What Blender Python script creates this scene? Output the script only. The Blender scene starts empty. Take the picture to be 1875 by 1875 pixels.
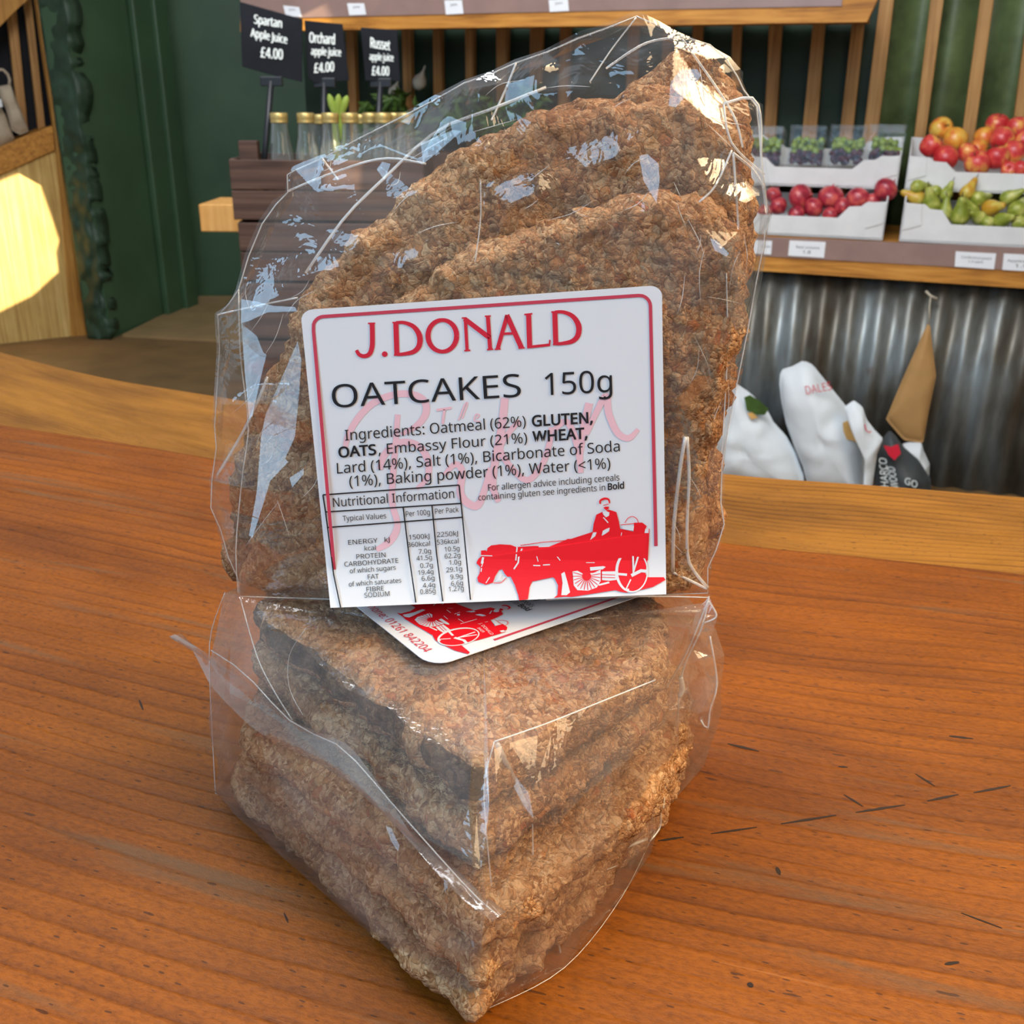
import bpy, bmesh, math, random
from mathutils import Vector, Matrix, noise, geometry

random.seed(7)
SC = bpy.context.scene
COL = SC.collection
V = Vector

# ------------------------------------------------------------------ camera
F_PX, CAM_H, PITCH, ROLL = 1875.0, 0.21, math.radians(22), 0.010
CAM_O = V((0, 0, CAM_H))
cam_d = bpy.data.cameras.new('camera')
cam = bpy.data.objects.new('camera', cam_d)
COL.objects.link(cam)
cam_d.sensor_width = 36
cam_d.lens = 36
cam_d.clip_start = 0.005
cam.location = CAM_O
cam.matrix_world = Matrix.Translation(CAM_O) @ Matrix.Rotation(math.pi / 2 - PITCH, 4, 'X') @ Matrix.Rotation(ROLL, 4, 'Z')
cam_d.dof.use_dof = True
cam_d.dof.focus_distance = 0.27
cam_d.dof.aperture_fstop = 45
SC.camera = cam

# ------------------------------------------------------------------ world, sun, window light, exposure
def lin(r, g, b):
    f = lambda c: c / 12.92 if c <= .04045 else ((c + .055) / 1.055) ** 2.4
    return (f(r / 255), f(g / 255), f(b / 255), 1)

world = bpy.data.worlds.new('world')
SC.world = world
world.use_nodes = True
bg = world.node_tree.nodes['Background']
bg.inputs[0].default_value = (.80, .90, 1.0, 1)
bg.inputs[1].default_value = 0.42

SUN_DIR = V((0.74, -0.62, 0.27)).normalized()          # from the scene towards the sun
sun_d = bpy.data.lights.new('sun', 'SUN')
sun_d.energy = 12
sun_d.angle = math.radians(.15)
sun_d.color = (1, .86, .58)
sun = bpy.data.objects.new('sun', sun_d)
COL.objects.link(sun)
sun.rotation_euler = (-SUN_DIR).to_track_quat('-Z', 'Y').to_euler()

def area(name, loc, target, sx, sy, power, color):
    d = bpy.data.lights.new(name, 'AREA')
    d.shape = 'RECTANGLE'
    d.size, d.size_y, d.energy, d.color = sx, sy, power, color
    o = bpy.data.objects.new(name, d)
    COL.objects.link(o)
    o.location = loc
    o.rotation_euler = (V(target) - V(loc)).to_track_quat('-Z', 'Y').to_euler()
    return o

KEY = V((-1.15, -1.25, 1.25))
area('window_light_left', KEY, (0, .28, .1), 1.2, 1.1, 31, (.43, .71, 1.0))
WARM = V((1.0, .05, 1.15))
area('warm_bounce_light', WARM, (0.0, .28, .08), 1.4, 1.2, 43, (1, .72, .42))  # warm lamp added for bounce off sunlit wood
area('produce_fill_light', (-.3, .9, 2.1), (.9, 3.2, -.2), 1.6, 1.0, 75, (.95, .97, 1.0))  # added fill lamp brightening the produce shelf
area('doorway_area_light', (-.9, 2.2, 1.9), (-1.6, 5.2, -.2), 1.0, 1.0, 22, (.95, .97, 1.0))  # area lamp aimed at the doorway side
SC.view_settings.view_transform = 'Standard'
SC.view_settings.look = 'None'
SC.view_settings.exposure = 0.0
SC.view_settings.gamma = 1.0
SC.view_settings.use_curve_mapping = False
SC.cycles.transparent_max_bounces = 32
SC.cycles.max_bounces = 8
SC.cycles.use_denoising = True
SC.cycles.sample_clamp_indirect = 4

# ------------------------------------------------------------------ projection helpers
def ray(px, py):
    x, y = (px - 937.5) / F_PX, (937.5 - py) / F_PX
    c, s = math.cos(ROLL), math.sin(ROLL)
    x, y = x * c - y * s, x * s + y * c
    return V((x, math.cos(PITCH) + y * math.sin(PITCH), -math.sin(PITCH) + y * math.cos(PITCH)))

def G(px, py, z=0.0):
    d = ray(px, py)
    return CAM_O + d * ((z - CAM_H) / d.z)

def PL(px, py, p, n):
    d = ray(px, py)
    return CAM_O + d * ((V(p) - CAM_O).dot(n) / d.dot(n))

def Y(px, py, y):
    d = ray(px, py)
    return CAM_O + d * (y / d.y)

# ------------------------------------------------------------------ object helpers
def tag(o, label=None, cat=None, group=None, kind=None):
    if label: o['label'] = label
    if cat: o['category'] = cat
    if group: o['group'] = group
    if kind: o['kind'] = kind
    return o

def empty(name, loc, label, cat, group=None):
    o = bpy.data.objects.new(name, None)
    COL.objects.link(o)
    o.location = loc
    o.empty_display_size = .02
    return tag(o, label, cat, group)

def mesh(name, verts, faces, mat, parent=None, smooth=False, uv=None):
    me = bpy.data.meshes.new(name)
    me.from_pydata([tuple(v) for v in verts], [], faces)
    me.materials.append(mat)
    if uv:
        l = me.uv_layers.new(name='UVMap')
        for lp in me.loops:
            l.data[lp.index].uv = uv[lp.vertex_index]
    if smooth:
        for p in me.polygons: p.use_smooth = True
    me.update()
    o = bpy.data.objects.new(name, me)
    COL.objects.link(o)
    if parent is not None:
        o.parent = parent
        o.matrix_parent_inverse = Matrix.Translation(-parent.location) if parent.type == 'EMPTY' and parent.rotation_euler[2] == 0 else Matrix.Identity(4)
    return o

def fix_normals(o):
    bm = bmesh.new(); bm.from_mesh(o.data)
    bmesh.ops.recalc_face_normals(bm, faces=bm.faces)
    bm.to_mesh(o.data); bm.free()
    return o

class MB:
    """collects shapes into one mesh"""
    def __init__(s): s.v, s.f = [], []
    def add(s, vs, fs):
        n = len(s.v); s.v += [V(v) for v in vs]; s.f += [[i + n for i in f] for f in fs]
    def poly(s, pts, ext):
        """filled polygon pts extruded by vector ext"""
        n = len(pts); pts = [V(p) for p in pts]; e = V(ext)
        tri = geometry.tessellate_polygon([pts])
        fs = [list(t) for t in tri] + [[i + n for i in reversed(t)] for t in tri]
        fs += [[i, (i + 1) % n, (i + 1) % n + n, i + n] for i in range(n)]
        s.add(pts + [p + e for p in pts], fs)
    def box(s, o, a, b, c):
        """box from corner o with edge vectors a, b, c"""
        o, a, b, c = V(o), V(a), V(b), V(c)
        s.add([o, o + a, o + a + b, o + b, o + c, o + a + c, o + a + b + c, o + b + c],
              [[3, 2, 1, 0], [4, 5, 6, 7], [0, 1, 5, 4], [1, 2, 6, 5], [2, 3, 7, 6], [3, 0, 4, 7]])
    def lathe(s, prof, n=20, o=(0, 0, 0)):
        o = V(o); k = len(prof); vs = []
        for r, z in prof:
            for i in range(n):
                t = 2 * math.pi * i / n
                vs.append(o + V((r * math.cos(t), r * math.sin(t), z)))
        fs = [[j * n + i, j * n + (i + 1) % n, (j + 1) * n + (i + 1) % n, (j + 1) * n + i] for j in range(k - 1) for i in range(n)]
        fs += [[i for i in reversed(range(n))], [(k - 1) * n + i for i in range(n)]]
        s.add(vs, fs)
    def tube(s, pts, r, n=8):
        pts = [V(p) for p in pts]; vs = []; k = len(pts)
        for j, p in enumerate(pts):
            d = (pts[min(j + 1, k - 1)] - pts[max(j - 1, 0)]).normalized()
            u = d.orthogonal().normalized() if j == 0 else (u - d * u.dot(d)).normalized()
            w = d.cross(u)
            rr = r[j] if isinstance(r, (list, tuple)) else r
            for i in range(n):
                t = 2 * math.pi * i / n
                vs.append(p + (u * math.cos(t) + w * math.sin(t)) * rr)
        fs = [[j * n + i, j * n + (i + 1) % n, (j + 1) * n + (i + 1) % n, (j + 1) * n + i] for j in range(k - 1) for i in range(n)]
        fs += [[i for i in reversed(range(n))], [(k - 1) * n + i for i in range(n)]]
        s.add(vs, fs)
    def build(s, name, mat, parent=None, smooth=False, bevel=0, seg=2):
        o = mesh(name, s.v, s.f, mat, parent, smooth)
        fix_normals(o)
        if bevel:
            m = o.modifiers.new('bevel', 'BEVEL'); m.width = bevel; m.segments = seg; m.limit_method = 'ANGLE'
        return o

def dup(root, loc, rot, scale=1.0):
    r = root.copy(); COL.objects.link(r); r.location = loc; r.rotation_euler = rot
    r.scale = (scale,) * 3 if not isinstance(scale, (tuple, list)) else scale
    for ch in list(root.children):
        c = ch.copy(); COL.objects.link(c); c.parent = r
    return r

def catmull(pts, per, closed=True):
    n = len(pts); out = []
    for i in range(n if closed else n - 1):
        g = (lambda k: pts[k % n]) if closed else (lambda k: pts[max(0, min(n - 1, k))])
        p0, p1, p2, p3 = (V(g(i + k)) for k in (-1, 0, 1, 2))
        for j in range(per):
            t = j / per
            out.append(.5 * (2 * p1 + (p2 - p0) * t + (2 * p0 - 5 * p1 + 4 * p2 - p3) * t * t + (3 * p1 - p0 - 3 * p2 + p3) * t ** 3))
    if not closed: out.append(V(pts[-1]))
    return out

def resample(pts, n, closed=True):
    pts = [V(p) for p in pts]
    if closed: pts = pts + [pts[0]]
    L = [0]
    for a, b in zip(pts, pts[1:]): L.append(L[-1] + (b - a).length)
    out = []; k = 0
    for i in range(n):
        d = L[-1] * i / (n if closed else n - 1)
        while k < len(L) - 2 and L[k + 1] < d: k += 1
        out.append(pts[k].lerp(pts[k + 1], (d - L[k]) / max(1e-12, L[k + 1] - L[k])))
    return out

# ------------------------------------------------------------------ materials
class NT:
    def __init__(s, name):
        s.m = bpy.data.materials.new(name); s.m.use_nodes = True
        s.t = s.m.node_tree; s.t.nodes.clear()
        s.out = s.t.nodes.new('ShaderNodeOutputMaterial')
    def n(s, kind, **kw):
        nd = s.t.nodes.new('ShaderNode' + kind)
        for k, v in kw.items():
            if k.startswith('i_'): nd.inputs[k[2:].replace('_', ' ')].default_value = v
            else: setattr(nd, k, v)
        return nd
    def l(s, a, b): s.t.links.new(a, b)
    def ramp(s, src, stops):
        r = s.n('ValToRGB'); e = r.color_ramp.elements
        while len(e) < len(stops): e.new(.5)
        for k, (p, c) in enumerate(stops): e[k].position = p; e[k].color = c
        s.l(src, r.inputs[0]); return r.outputs[0]
    def coord(s, scale, kind='Object', rot=(0, 0, 0)):
        tc = s.n('TexCoord'); mp = s.n('Mapping')
        mp.inputs['Scale'].default_value = scale if isinstance(scale, tuple) else (scale,) * 3
        mp.inputs['Rotation'].default_value = rot
        s.l(tc.outputs[kind], mp.inputs[0]); return mp.outputs[0]
    def noise(s, vec, scale=1, detail=3, rough=.55, dist=0):
        nd = s.n('TexNoise'); nd.inputs['Scale'].default_value = scale; nd.inputs['Detail'].default_value = detail
        nd.inputs['Roughness'].default_value = rough; nd.inputs['Distortion'].default_value = dist
        s.l(vec, nd.inputs['Vector']); return nd.outputs[0]
    def mix(s, fac, a, b, mode='MIX'):
        nd = s.n('Mix', data_type='RGBA', blend_type=mode)
        for sock, val in ((nd.inputs[0], fac), (nd.inputs[6], a), (nd.inputs[7], b)):
            if hasattr(val, 'is_output'): s.l(val, sock)
            else: sock.default_value = val
        return nd.outputs[2]
    def math(s, op, a, b=0.0, c=None):
        nd = s.n('Math', operation=op)
        for i, val in enumerate((a, b) if c is None else (a, b, c)):
            if hasattr(val, 'is_output'): s.l(val, nd.inputs[i])
            else: nd.inputs[i].default_value = val
        return nd.outputs[0]
    def bump(s, h, strength=.5, dist=.001, prev=None):
        b = s.n('Bump'); b.inputs['Strength'].default_value = strength; b.inputs['Distance'].default_value = dist
        s.l(h, b.inputs['Height'])
        if prev: s.l(prev, b.inputs['Normal'])
        return b.outputs[0]
    def pbr(s, color, rough=.6, normal=None, metal=0, spec=.5, **kw):
        p = s.n('BsdfPrincipled')
        for sock, val in (('Base Color', color), ('Roughness', rough), ('Metallic', metal), ('Specular IOR Level', spec)):
            if hasattr(val, 'is_output'): s.l(val, p.inputs[sock])
            else: p.inputs[sock].default_value = val
        for k, v in kw.items(): p.inputs[k.replace('_', ' ')].default_value = v
        if normal: s.l(normal, p.inputs['Normal'])
        s.l(p.outputs[0], s.out.inputs[0]); return s.m

def plain(name, c, rough=.6, var=.12, scale=30, spec=.4, bump=.0, metal=0):
    t = NT(name)
    nz = t.noise(t.coord(scale), 1, 4)
    dk = tuple(x * (1 - var) for x in c[:3]) + (1,); lt = tuple(min(1, x * (1 + var)) for x in c[:3]) + (1,)
    col = t.ramp(nz, [(.3, dk), (.7, lt)])
    nm = t.bump(nz, bump, .02 / scale) if bump else None
    return t.pbr(col, rough, nm, metal, spec)

def oat_mat(name='oatcake_crumb', tint=None):
    t = NT(name)
    co = t.coord(1.0)
    wob = t.n('TexNoise'); wob.inputs['Scale'].default_value = 260; t.l(co, wob.inputs['Vector'])
    add = t.n('MixRGB', blend_type='ADD'); add.inputs[0].default_value = .0035
    t.l(co, add.inputs[1]); t.l(wob.outputs[1], add.inputs[2]); vec = add.outputs[0]
    def vor(scale, feat='F1'):
        v = t.n('TexVoronoi', feature=feat); v.inputs['Scale'].default_value = scale
        t.l(vec, v.inputs['Vector']); return v
    v1 = vor(400); v2 = vor(900); e1 = vor(400, 'DISTANCE_TO_EDGE'); e2 = vor(900, 'DISTANCE_TO_EDGE')
    sep = t.n('SeparateColor'); t.l(v1.outputs['Color'], sep.inputs[0])
    sep2 = t.n('SeparateColor'); t.l(v2.outputs['Color'], sep2.inputs[0])
    flake = t.ramp(sep.outputs[0], [(.0, lin(164, 118, 78)), (.35, lin(200, 154, 110)), (.6, lin(220, 178, 134)), (.85, lin(238, 206, 168)), (1, lin(208, 140, 78))])
    fine = t.ramp(sep2.outputs[1], [(.0, lin(150, 104, 68)), (.5, lin(204, 158, 114)), (1, lin(238, 204, 164))])
    sel = t.ramp(t.noise(co, 190, 3), [(.36, (0, 0, 0, 1)), (.54, (1, 1, 1, 1))])
    col = t.mix(sel, flake, fine)
    big = t.ramp(t.noise(co, 34, 4), [(.35, lin(192, 166, 144)), (.65, lin(255, 242, 226))])
    col = t.mix(.8, col, big, 'MULTIPLY')
    red = t.ramp(sep.outputs[2], [(.975, (0, 0, 0, 1)), (.98, (1, 1, 1, 1))])
    col = t.mix(t.math('MULTIPLY', red, .6), col, lin(170, 88, 46))
    crack = t.ramp(e1.outputs[0], [(.0, (.45, .42, .38, 1)), (.07, (1, 1, 1, 1))])
    col = t.mix(.75, col, crack, 'MULTIPLY')
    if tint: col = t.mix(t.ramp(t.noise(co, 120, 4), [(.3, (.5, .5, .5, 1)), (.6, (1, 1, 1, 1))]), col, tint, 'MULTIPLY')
    h1 = t.math('MINIMUM', e1.outputs[0], .35)
    h2 = t.math('MULTIPLY', t.math('MINIMUM', e2.outputs[0], .3), .5)
    h = t.math('ADD', t.math('ADD', t.math('MULTIPLY', h1, .7), h2), t.math('MULTIPLY', t.noise(co, 500, 6, .7), .8))
    return t.pbr(col, .85, t.bump(h, .9, .0022), spec=.2)

def film_mat(name, haze=.05, boost=1.7, rough=.04, hcol=(.8, .8, .8, 1)):
    t = NT(name)
    co = t.coord(1.0)
    nz = t.noise(co, 55, 4, .6, .6); nf = t.noise(co, 260, 3)
    nm = t.bump(nf, .04, .002, t.bump(nz, .16, .008))
    fr = t.n('Fresnel'); fr.inputs['IOR'].default_value = 1.5; t.l(nm, fr.inputs['Normal'])
    g = t.n('BsdfGlossy'); g.inputs['Roughness'].default_value = rough; t.l(nm, g.inputs['Normal'])
    tr = t.n('BsdfTransparent'); tr.inputs[0].default_value = (.985, .985, .98, 1)
    df = t.n('BsdfDiffuse'); df.inputs[0].default_value = hcol
    m1 = t.n('MixShader'); t.l(tr.outputs[0], m1.inputs[1]); t.l(df.outputs[0], m1.inputs[2])
    hz = t.ramp(t.noise(co, 30, 5, .65), [(.35, (haze * .3,) * 3 + (1,)), (.75, (haze * 1.6,) * 3 + (1,))])
    t.l(hz, m1.inputs[0])
    m2 = t.n('MixShader'); t.l(t.math('MINIMUM', t.math('MULTIPLY', fr.outputs[0], boost), .32), m2.inputs[0])
    t.l(m1.outputs[0], m2.inputs[1]); t.l(g.outputs[0], m2.inputs[2])
    t.l(m2.outputs[0], t.out.inputs[0]); return t.m

def wood_uv(name, base, dark, period, seed=0.0, line=.6, grey=None, rough=.38, mott=1.0):
    """board whose grain runs along u of its UV map (u, v in metres)"""
    t = NT(name)
    tc = t.n('TexCoord'); off = t.n('Mapping'); off.inputs['Location'].default_value = (seed, seed * .37, 0)
    t.l(tc.outputs['UV'], off.inputs[0]); uv = off.outputs[0]
    def mp(su, sv):
        m = t.n('Mapping'); m.inputs['Scale'].default_value = (su, sv, 1); t.l(uv, m.inputs[0]); return m.outputs[0]
    sx = t.n('SeparateXYZ'); t.l(uv, sx.inputs[0])
    warp = t.math('MULTIPLY', t.math('SUBTRACT', t.noise(mp(3.5, 14), 1, 3, .5), .5), .030)
    vv = t.math('ADD', sx.outputs[1], warp)
    ph = t.math('FRACT', t.math('DIVIDE', vv, period))
    rise = t.ramp(ph, [(.0, (0, 0, 0, 1)), (.55, (.25, .25, .25, 1)), (.86, (1, 1, 1, 1)), (.97, (0, 0, 0, 1))])   # late wood builds up, then stops sharply
    amt = t.ramp(t.noise(mp(3, 26), 1, 3), [(.38, (.08,) * 3 + (1,)), (.66, (1, 1, 1, 1))])
    g = t.math('MULTIPLY', t.math('MULTIPLY', rise, amt), line)
    col = t.mix(g, base, dark)
    fib = t.ramp(t.noise(mp(28, 700), 1, 3), [(.3, (.80, .78, .74, 1)), (.7, (1.12, 1.12, 1.1, 1))])
    col = t.mix(.55, col, fib, 'MULTIPLY')
    mo = t.noise(mp(420, 620), 1, 6, .7)
    col = t.mix(.65 * mott, col, t.ramp(mo, [(.32, (.58, .54, .5, 1)), (.56, (1.1, 1.1, 1.1, 1))]), 'MULTIPLY')
    blot = t.ramp(t.noise(mp(7, 16), 1, 5, .62), [(.34, (.56, .50, .46, 1)), (.62, (1.18, 1.16, 1.1, 1))])
    col = t.mix(.75, col, blot, 'MULTIPLY')
    if grey:
        sm = t.ramp(t.noise(mp(5, 60), 1, 5, .6, .5), [(.58, (0, 0, 0, 1)), (.68, (1, 1, 1, 1))])
        col = t.mix(t.math('MULTIPLY', sm, .62), col, grey)
    for su, sv, th, rad in ((90, 330, .90, .17), (260, 700, .84, .22), (45, 150, .95, .11)):
        ds = t.n('VectorMath', operation='ADD'); nz = t.n('TexNoise'); nz.inputs['Scale'].default_value = 150; t.l(uv, nz.inputs['Vector'])
        sc = t.n('VectorMath', operation='SCALE'); t.l(nz.outputs[1], sc.inputs[0]); sc.inputs['Scale'].default_value = .6
        t.l(mp(su, sv), ds.inputs[0]); t.l(sc.outputs[0], ds.inputs[1])
        v = t.n('TexVoronoi'); t.l(ds.outputs[0], v.inputs['Vector']); v.inputs['Scale'].default_value = 1
        sp = t.n('SeparateColor'); t.l(v.outputs['Color'], sp.inputs[0])
        hit = t.math('MULTIPLY', t.math('GREATER_THAN', sp.outputs[0], th), t.math('LESS_THAN', v.outputs['Distance'], rad))
        col = t.mix(t.math('MULTIPLY', hit, .7), col, lin(48, 26, 12))
    # pale hairline scuffs across the grain
    m = t.n('Mapping'); m.inputs['Rotation'].default_value = (0, 0, 1.1); m.inputs['Scale'].default_value = (9, 520, 1); t.l(uv, m.inputs[0])
    sc = t.ramp(t.noise(m.outputs[0], 1, 2), [(.72, (0, 0, 0, 1)), (.80, (1, 1, 1, 1))])
    col = t.mix(t.math('MULTIPLY', sc, .22), col, lin(214, 150, 90))
    h = t.math('ADD', t.math('MULTIPLY', mo, 1.0), t.math('MULTIPLY', rise, -.5))
    rr = t.ramp(t.noise(mp(30, 60), 1, 5), [(.3, (rough - .05,) * 3 + (1,)), (.7, (rough + .14,) * 3 + (1,))])
    return t.pbr(col, rr, t.bump(h, .5, .0007), spec=.3)

def wood_obj(name, dark, mid, light, axis='Z', scale=1.0, rough=.55, rz=0.0):
    """timber whose grain runs along an object axis"""
    t = NT(name)
    s = {'Z': (60, 60, 2.2), 'X': (2.2, 60, 60), 'Y': (60, 2.2, 60)}[axis]
    tc = t.n('TexCoord'); m1 = t.n('Mapping'); m1.inputs['Rotation'].default_value = (0, 0, rz); m2 = t.n('Mapping'); m2.inputs['Scale'].default_value = tuple(k * scale for k in s)
    t.l(tc.outputs['Object'], m1.inputs[0]); t.l(m1.outputs[0], m2.inputs[0]); co = m2.outputs[0]
    g = t.noise(co, 1, 4, .55, .7)
    kn = t.noise(t.coord(6 * scale), 1, 3)
    col = t.ramp(g, [(.3, dark), (.5, mid), (.7, light)])
    col = t.mix(.45, col, t.ramp(kn, [(.3, (.7, .62, .55, 1)), (.65, (1.1, 1.1, 1.1, 1))]), 'MULTIPLY')
    return t.pbr(col, rough, t.bump(g, .15, .002), spec=.35)

M = {}
M['oat'] = oat_mat()
M['scorch_shade'] = oat_mat('shaded_scorched_crust', (.17, .15, .13, 1))  # scorched crust plus groove shade put into the colour
M['film'] = film_mat('cellophane', .035, 1.3)
M['film_b'] = film_mat('cellophane_hazy', .095, 1.3, .05, (.86, .78, .74, 1))  # film with more diffuse haze mixed in
M['film_flap'] = film_mat('cellophane_double', .24, 1.7, .10, (.62, .55, .50, 1))
M['film_fold_glint'] = film_mat('cellophane_fold_glint', .42, 2.2, .10, (.95, .95, .93, 1))  # whitish haze paints highlights along the folds
M['clear'] = film_mat('clear_plastic', .006, .5, .08)
M['board_back'] = wood_uv('pale_pine_board', lin(140, 95, 32), lin(88, 52, 16), .0062, .3, .8, None, .36, .5)
M['board_front'] = wood_uv('orange_pine_board', lin(131, 72, 8), lin(72, 34, 3), .0092, 2.1, .62, lin(98, 76, 52), .40, 1.25)
M['scratch'] = plain('scratch_dirt', lin(40, 26, 16), .8)
M['pine'] = wood_obj('pine_slat', lin(138, 98, 50), lin(168, 124, 70), lin(188, 144, 90))
M['pine_x'] = wood_obj('pine_fascia', lin(140, 88, 28), lin(186, 126, 50), lin(205, 146, 66), 'X', rz=.28)
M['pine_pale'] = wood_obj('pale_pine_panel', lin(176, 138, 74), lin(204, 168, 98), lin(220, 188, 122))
M['pine_painted_sun'] = wood_obj('painted_sun_pine', lin(206, 146, 74), lin(224, 164, 90), lin(232, 178, 106))  # bench pine lightened and warmed to carry sunlight in its colour
M['pine_post'] = wood_obj('pine_post', lin(146, 96, 34), lin(178, 126, 56), lin(196, 146, 72))
M['crate'] = wood_obj('weathered_crate', lin(52, 36, 30), lin(78, 56, 46), lin(96, 72, 60), 'X')
M['rail'] = plain('price_rail', lin(142, 116, 108), .3, .1, 12)
M['tagcard'] = plain('white_card', lin(226, 228, 232), .5, .02)
M['ink'] = plain('black_ink', lin(26, 26, 30), .5, .05)
M['tray'] = plain('white_fibreboard', lin(214, 214, 214), .6, .06, 14)
M['green'] = plain('green_paint', lin(58, 86, 60), .45, .16, 3)
M['green_dark'] = plain('dark_green_paint', lin(26, 48, 32), .6, .25, 8, bump=.3)
M['green_stone'] = plain('green_painted_stone', lin(40, 62, 44), .5, .35, 14, bump=.8)
M['green_tin'] = plain('green_painted_tin', lin(84, 98, 60), .5, .4, 9, bump=.3)
M['navy'] = plain('painted_gap_shade', lin(14, 16, 24), .8)  # near-black colour painted for shade in the door gap and behind slats
M['floor'] = plain('floor_screed', lin(120, 92, 58), .6, .2, 5)
M['mat'] = plain('doorway_floor', lin(150, 122, 82), .7, .12, 8)
M['label'] = plain('label_paper', lin(222, 226, 232), .42, .01, 60)
M['red'] = plain('red_print', lin(206, 32, 56), .5, .03)
M['red2'] = plain('bright_red_print', lin(232, 16, 34), .5, .03)
M['border'] = plain('border_print', lin(196, 62, 84), .5, .03)
M['pink'] = plain('pink_print', lin(236, 190, 200), .5, .03)
M['black'] = plain('black_print', lin(24, 26, 32), .5, .03)
M['sack'] = plain('white_paper_sack', lin(214, 220, 224), .6, .05, 9, bump=.3)
M['sackgrey'] = plain('charcoal_sack', lin(62, 66, 68), .5, .12, 9, bump=.3)
M['kraft'] = plain('kraft_paper', lin(176, 134, 82), .7, .06, 20)
M['string'] = plain('string', lin(190, 180, 160), .8)
M['slate'] = plain('chalkboard', lin(24, 28, 36), .6, .3, 9, .15)
M['plastic_black'] = plain('black_plastic', lin(22, 24, 30), .4)
M['chalk'] = plain('white_chalk_pen', lin(235, 245, 245), .6, .03)
M['gold'] = plain('gold_cap', lin(196, 172, 110), .35, .1, 40, metal=.6)
M['linen'] = plain('linen', lin(176, 160, 138), .8, .1, 20, bump=.3)
M['leaf'] = plain('leaf_green', lin(58, 84, 30), .5, .35, 30)
M['sprout'] = plain('sprout_green', lin(178, 206, 92), .5, .1, 30)
M['garlic'] = plain('garlic_white', lin(170, 168, 160), .6, .1, 30)
M['stem'] = plain('stalk_brown', lin(84, 66, 34), .7)
M['grape_g'] = plain('green_grape', lin(128, 146, 52), .2, .2, 60)
M['grape_r'] = plain('red_grape', lin(76, 34, 42), .2, .25, 60)
M['wall'] = plain('off_white_wall', lin(190, 180, 160), .8, .05, 3)
M['orange_pic'] = plain('orange_print', lin(206, 160, 92), .6, .2, 30)

def corr_mat():
    t = NT('weathered_galvanised_sheet')
    a = t.noise(t.coord((5, 5, 1.6)), 1, 5, .6)
    b = t.noise(t.coord((20, 20, 3)), 1, 4, .6)
    col = t.ramp(a, [(.30, lin(74, 62, 48)), (.45, lin(108, 106, 98)), (.62, lin(150, 160, 164))])
    col = t.mix(.6, col, t.ramp(b, [(.3, (.6, .55, .48, 1)), (.65, (1.1, 1.12, 1.15, 1))]), 'MULTIPLY')
    rust = t.ramp(t.noise(t.coord((7, 7, 4)), 1, 4), [(.68, (0, 0, 0, 1)), (.74, (1, 1, 1, 1))])
    col = t.mix(t.math('MULTIPLY', rust, .5), col, lin(98, 62, 42))
    return t.pbr(col, .42, None, .55, .5)
M['corr'] = corr_mat()

def fruit_mat(name, c1, c2, c3, scale, rough=.3):
    t = NT(name)
    oi = t.n('ObjectInfo')
    tc = t.n('TexCoord'); ad = t.n('VectorMath', operation='ADD'); mu = t.n('VectorMath', operation='SCALE')
    cb = t.n('CombineXYZ')
    for i in range(3): t.l(oi.outputs['Random'], cb.inputs[i])
    t.l(cb.outputs[0], mu.inputs[0]); mu.inputs['Scale'].default_value = 9
    t.l(tc.outputs['Object'], ad.inputs[0]); t.l(mu.outputs[0], ad.inputs[1])
    col = t.ramp(t.noise(ad.outputs[0], scale, 3), [(.36, c1), (.52, c2), (.68, c3)])
    return t.pbr(col, rough, None, spec=.5)
M['apple'] = fruit_mat('red_yellow_apple_skin', lin(186, 36, 44), lin(212, 76, 68), lin(232, 170, 80), .9)
M['apple_y'] = fruit_mat('yellow_apple_skin', lin(214, 104, 52), lin(226, 158, 58), lin(226, 190, 90), .9)
M['onion'] = fruit_mat('red_onion_skin', lin(132, 26, 46), lin(172, 50, 64), lin(206, 96, 84), 1.3)
M['pear'] = fruit_mat('green_pear_skin', lin(120, 132, 38), lin(154, 160, 66), lin(196, 192, 112), 1.1, .4)
M['pear_y'] = fruit_mat('golden_pear_skin', lin(186, 134, 36), lin(196, 160, 56), lin(196, 184, 92), 1.1, .4)

def glass_mat():
    t = NT('bottle_glass')
    fr = t.n('LayerWeight'); fr.inputs['Blend'].default_value = .42
    g = t.n('BsdfGlossy'); g.inputs['Roughness'].default_value = .05
    tr = t.n('BsdfTransparent'); tr.inputs[0].default_value = (.93, .96, .95, 1)
    df = t.n('BsdfDiffuse'); df.inputs[0].default_value = (.62, .66, .66, 1)
    m0 = t.n('MixShader'); m0.inputs[0].default_value = .07; t.l(tr.outputs[0], m0.inputs[1]); t.l(df.outputs[0], m0.inputs[2])
    m = t.n('MixShader'); t.l(fr.outputs['Facing'], m.inputs[0]); t.l(m0.outputs[0], m.inputs[1]); t.l(g.outputs[0], m.inputs[2])
    t.l(m.outputs[0], t.out.inputs[0]); return t.m
M['glass'] = glass_mat()

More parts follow.
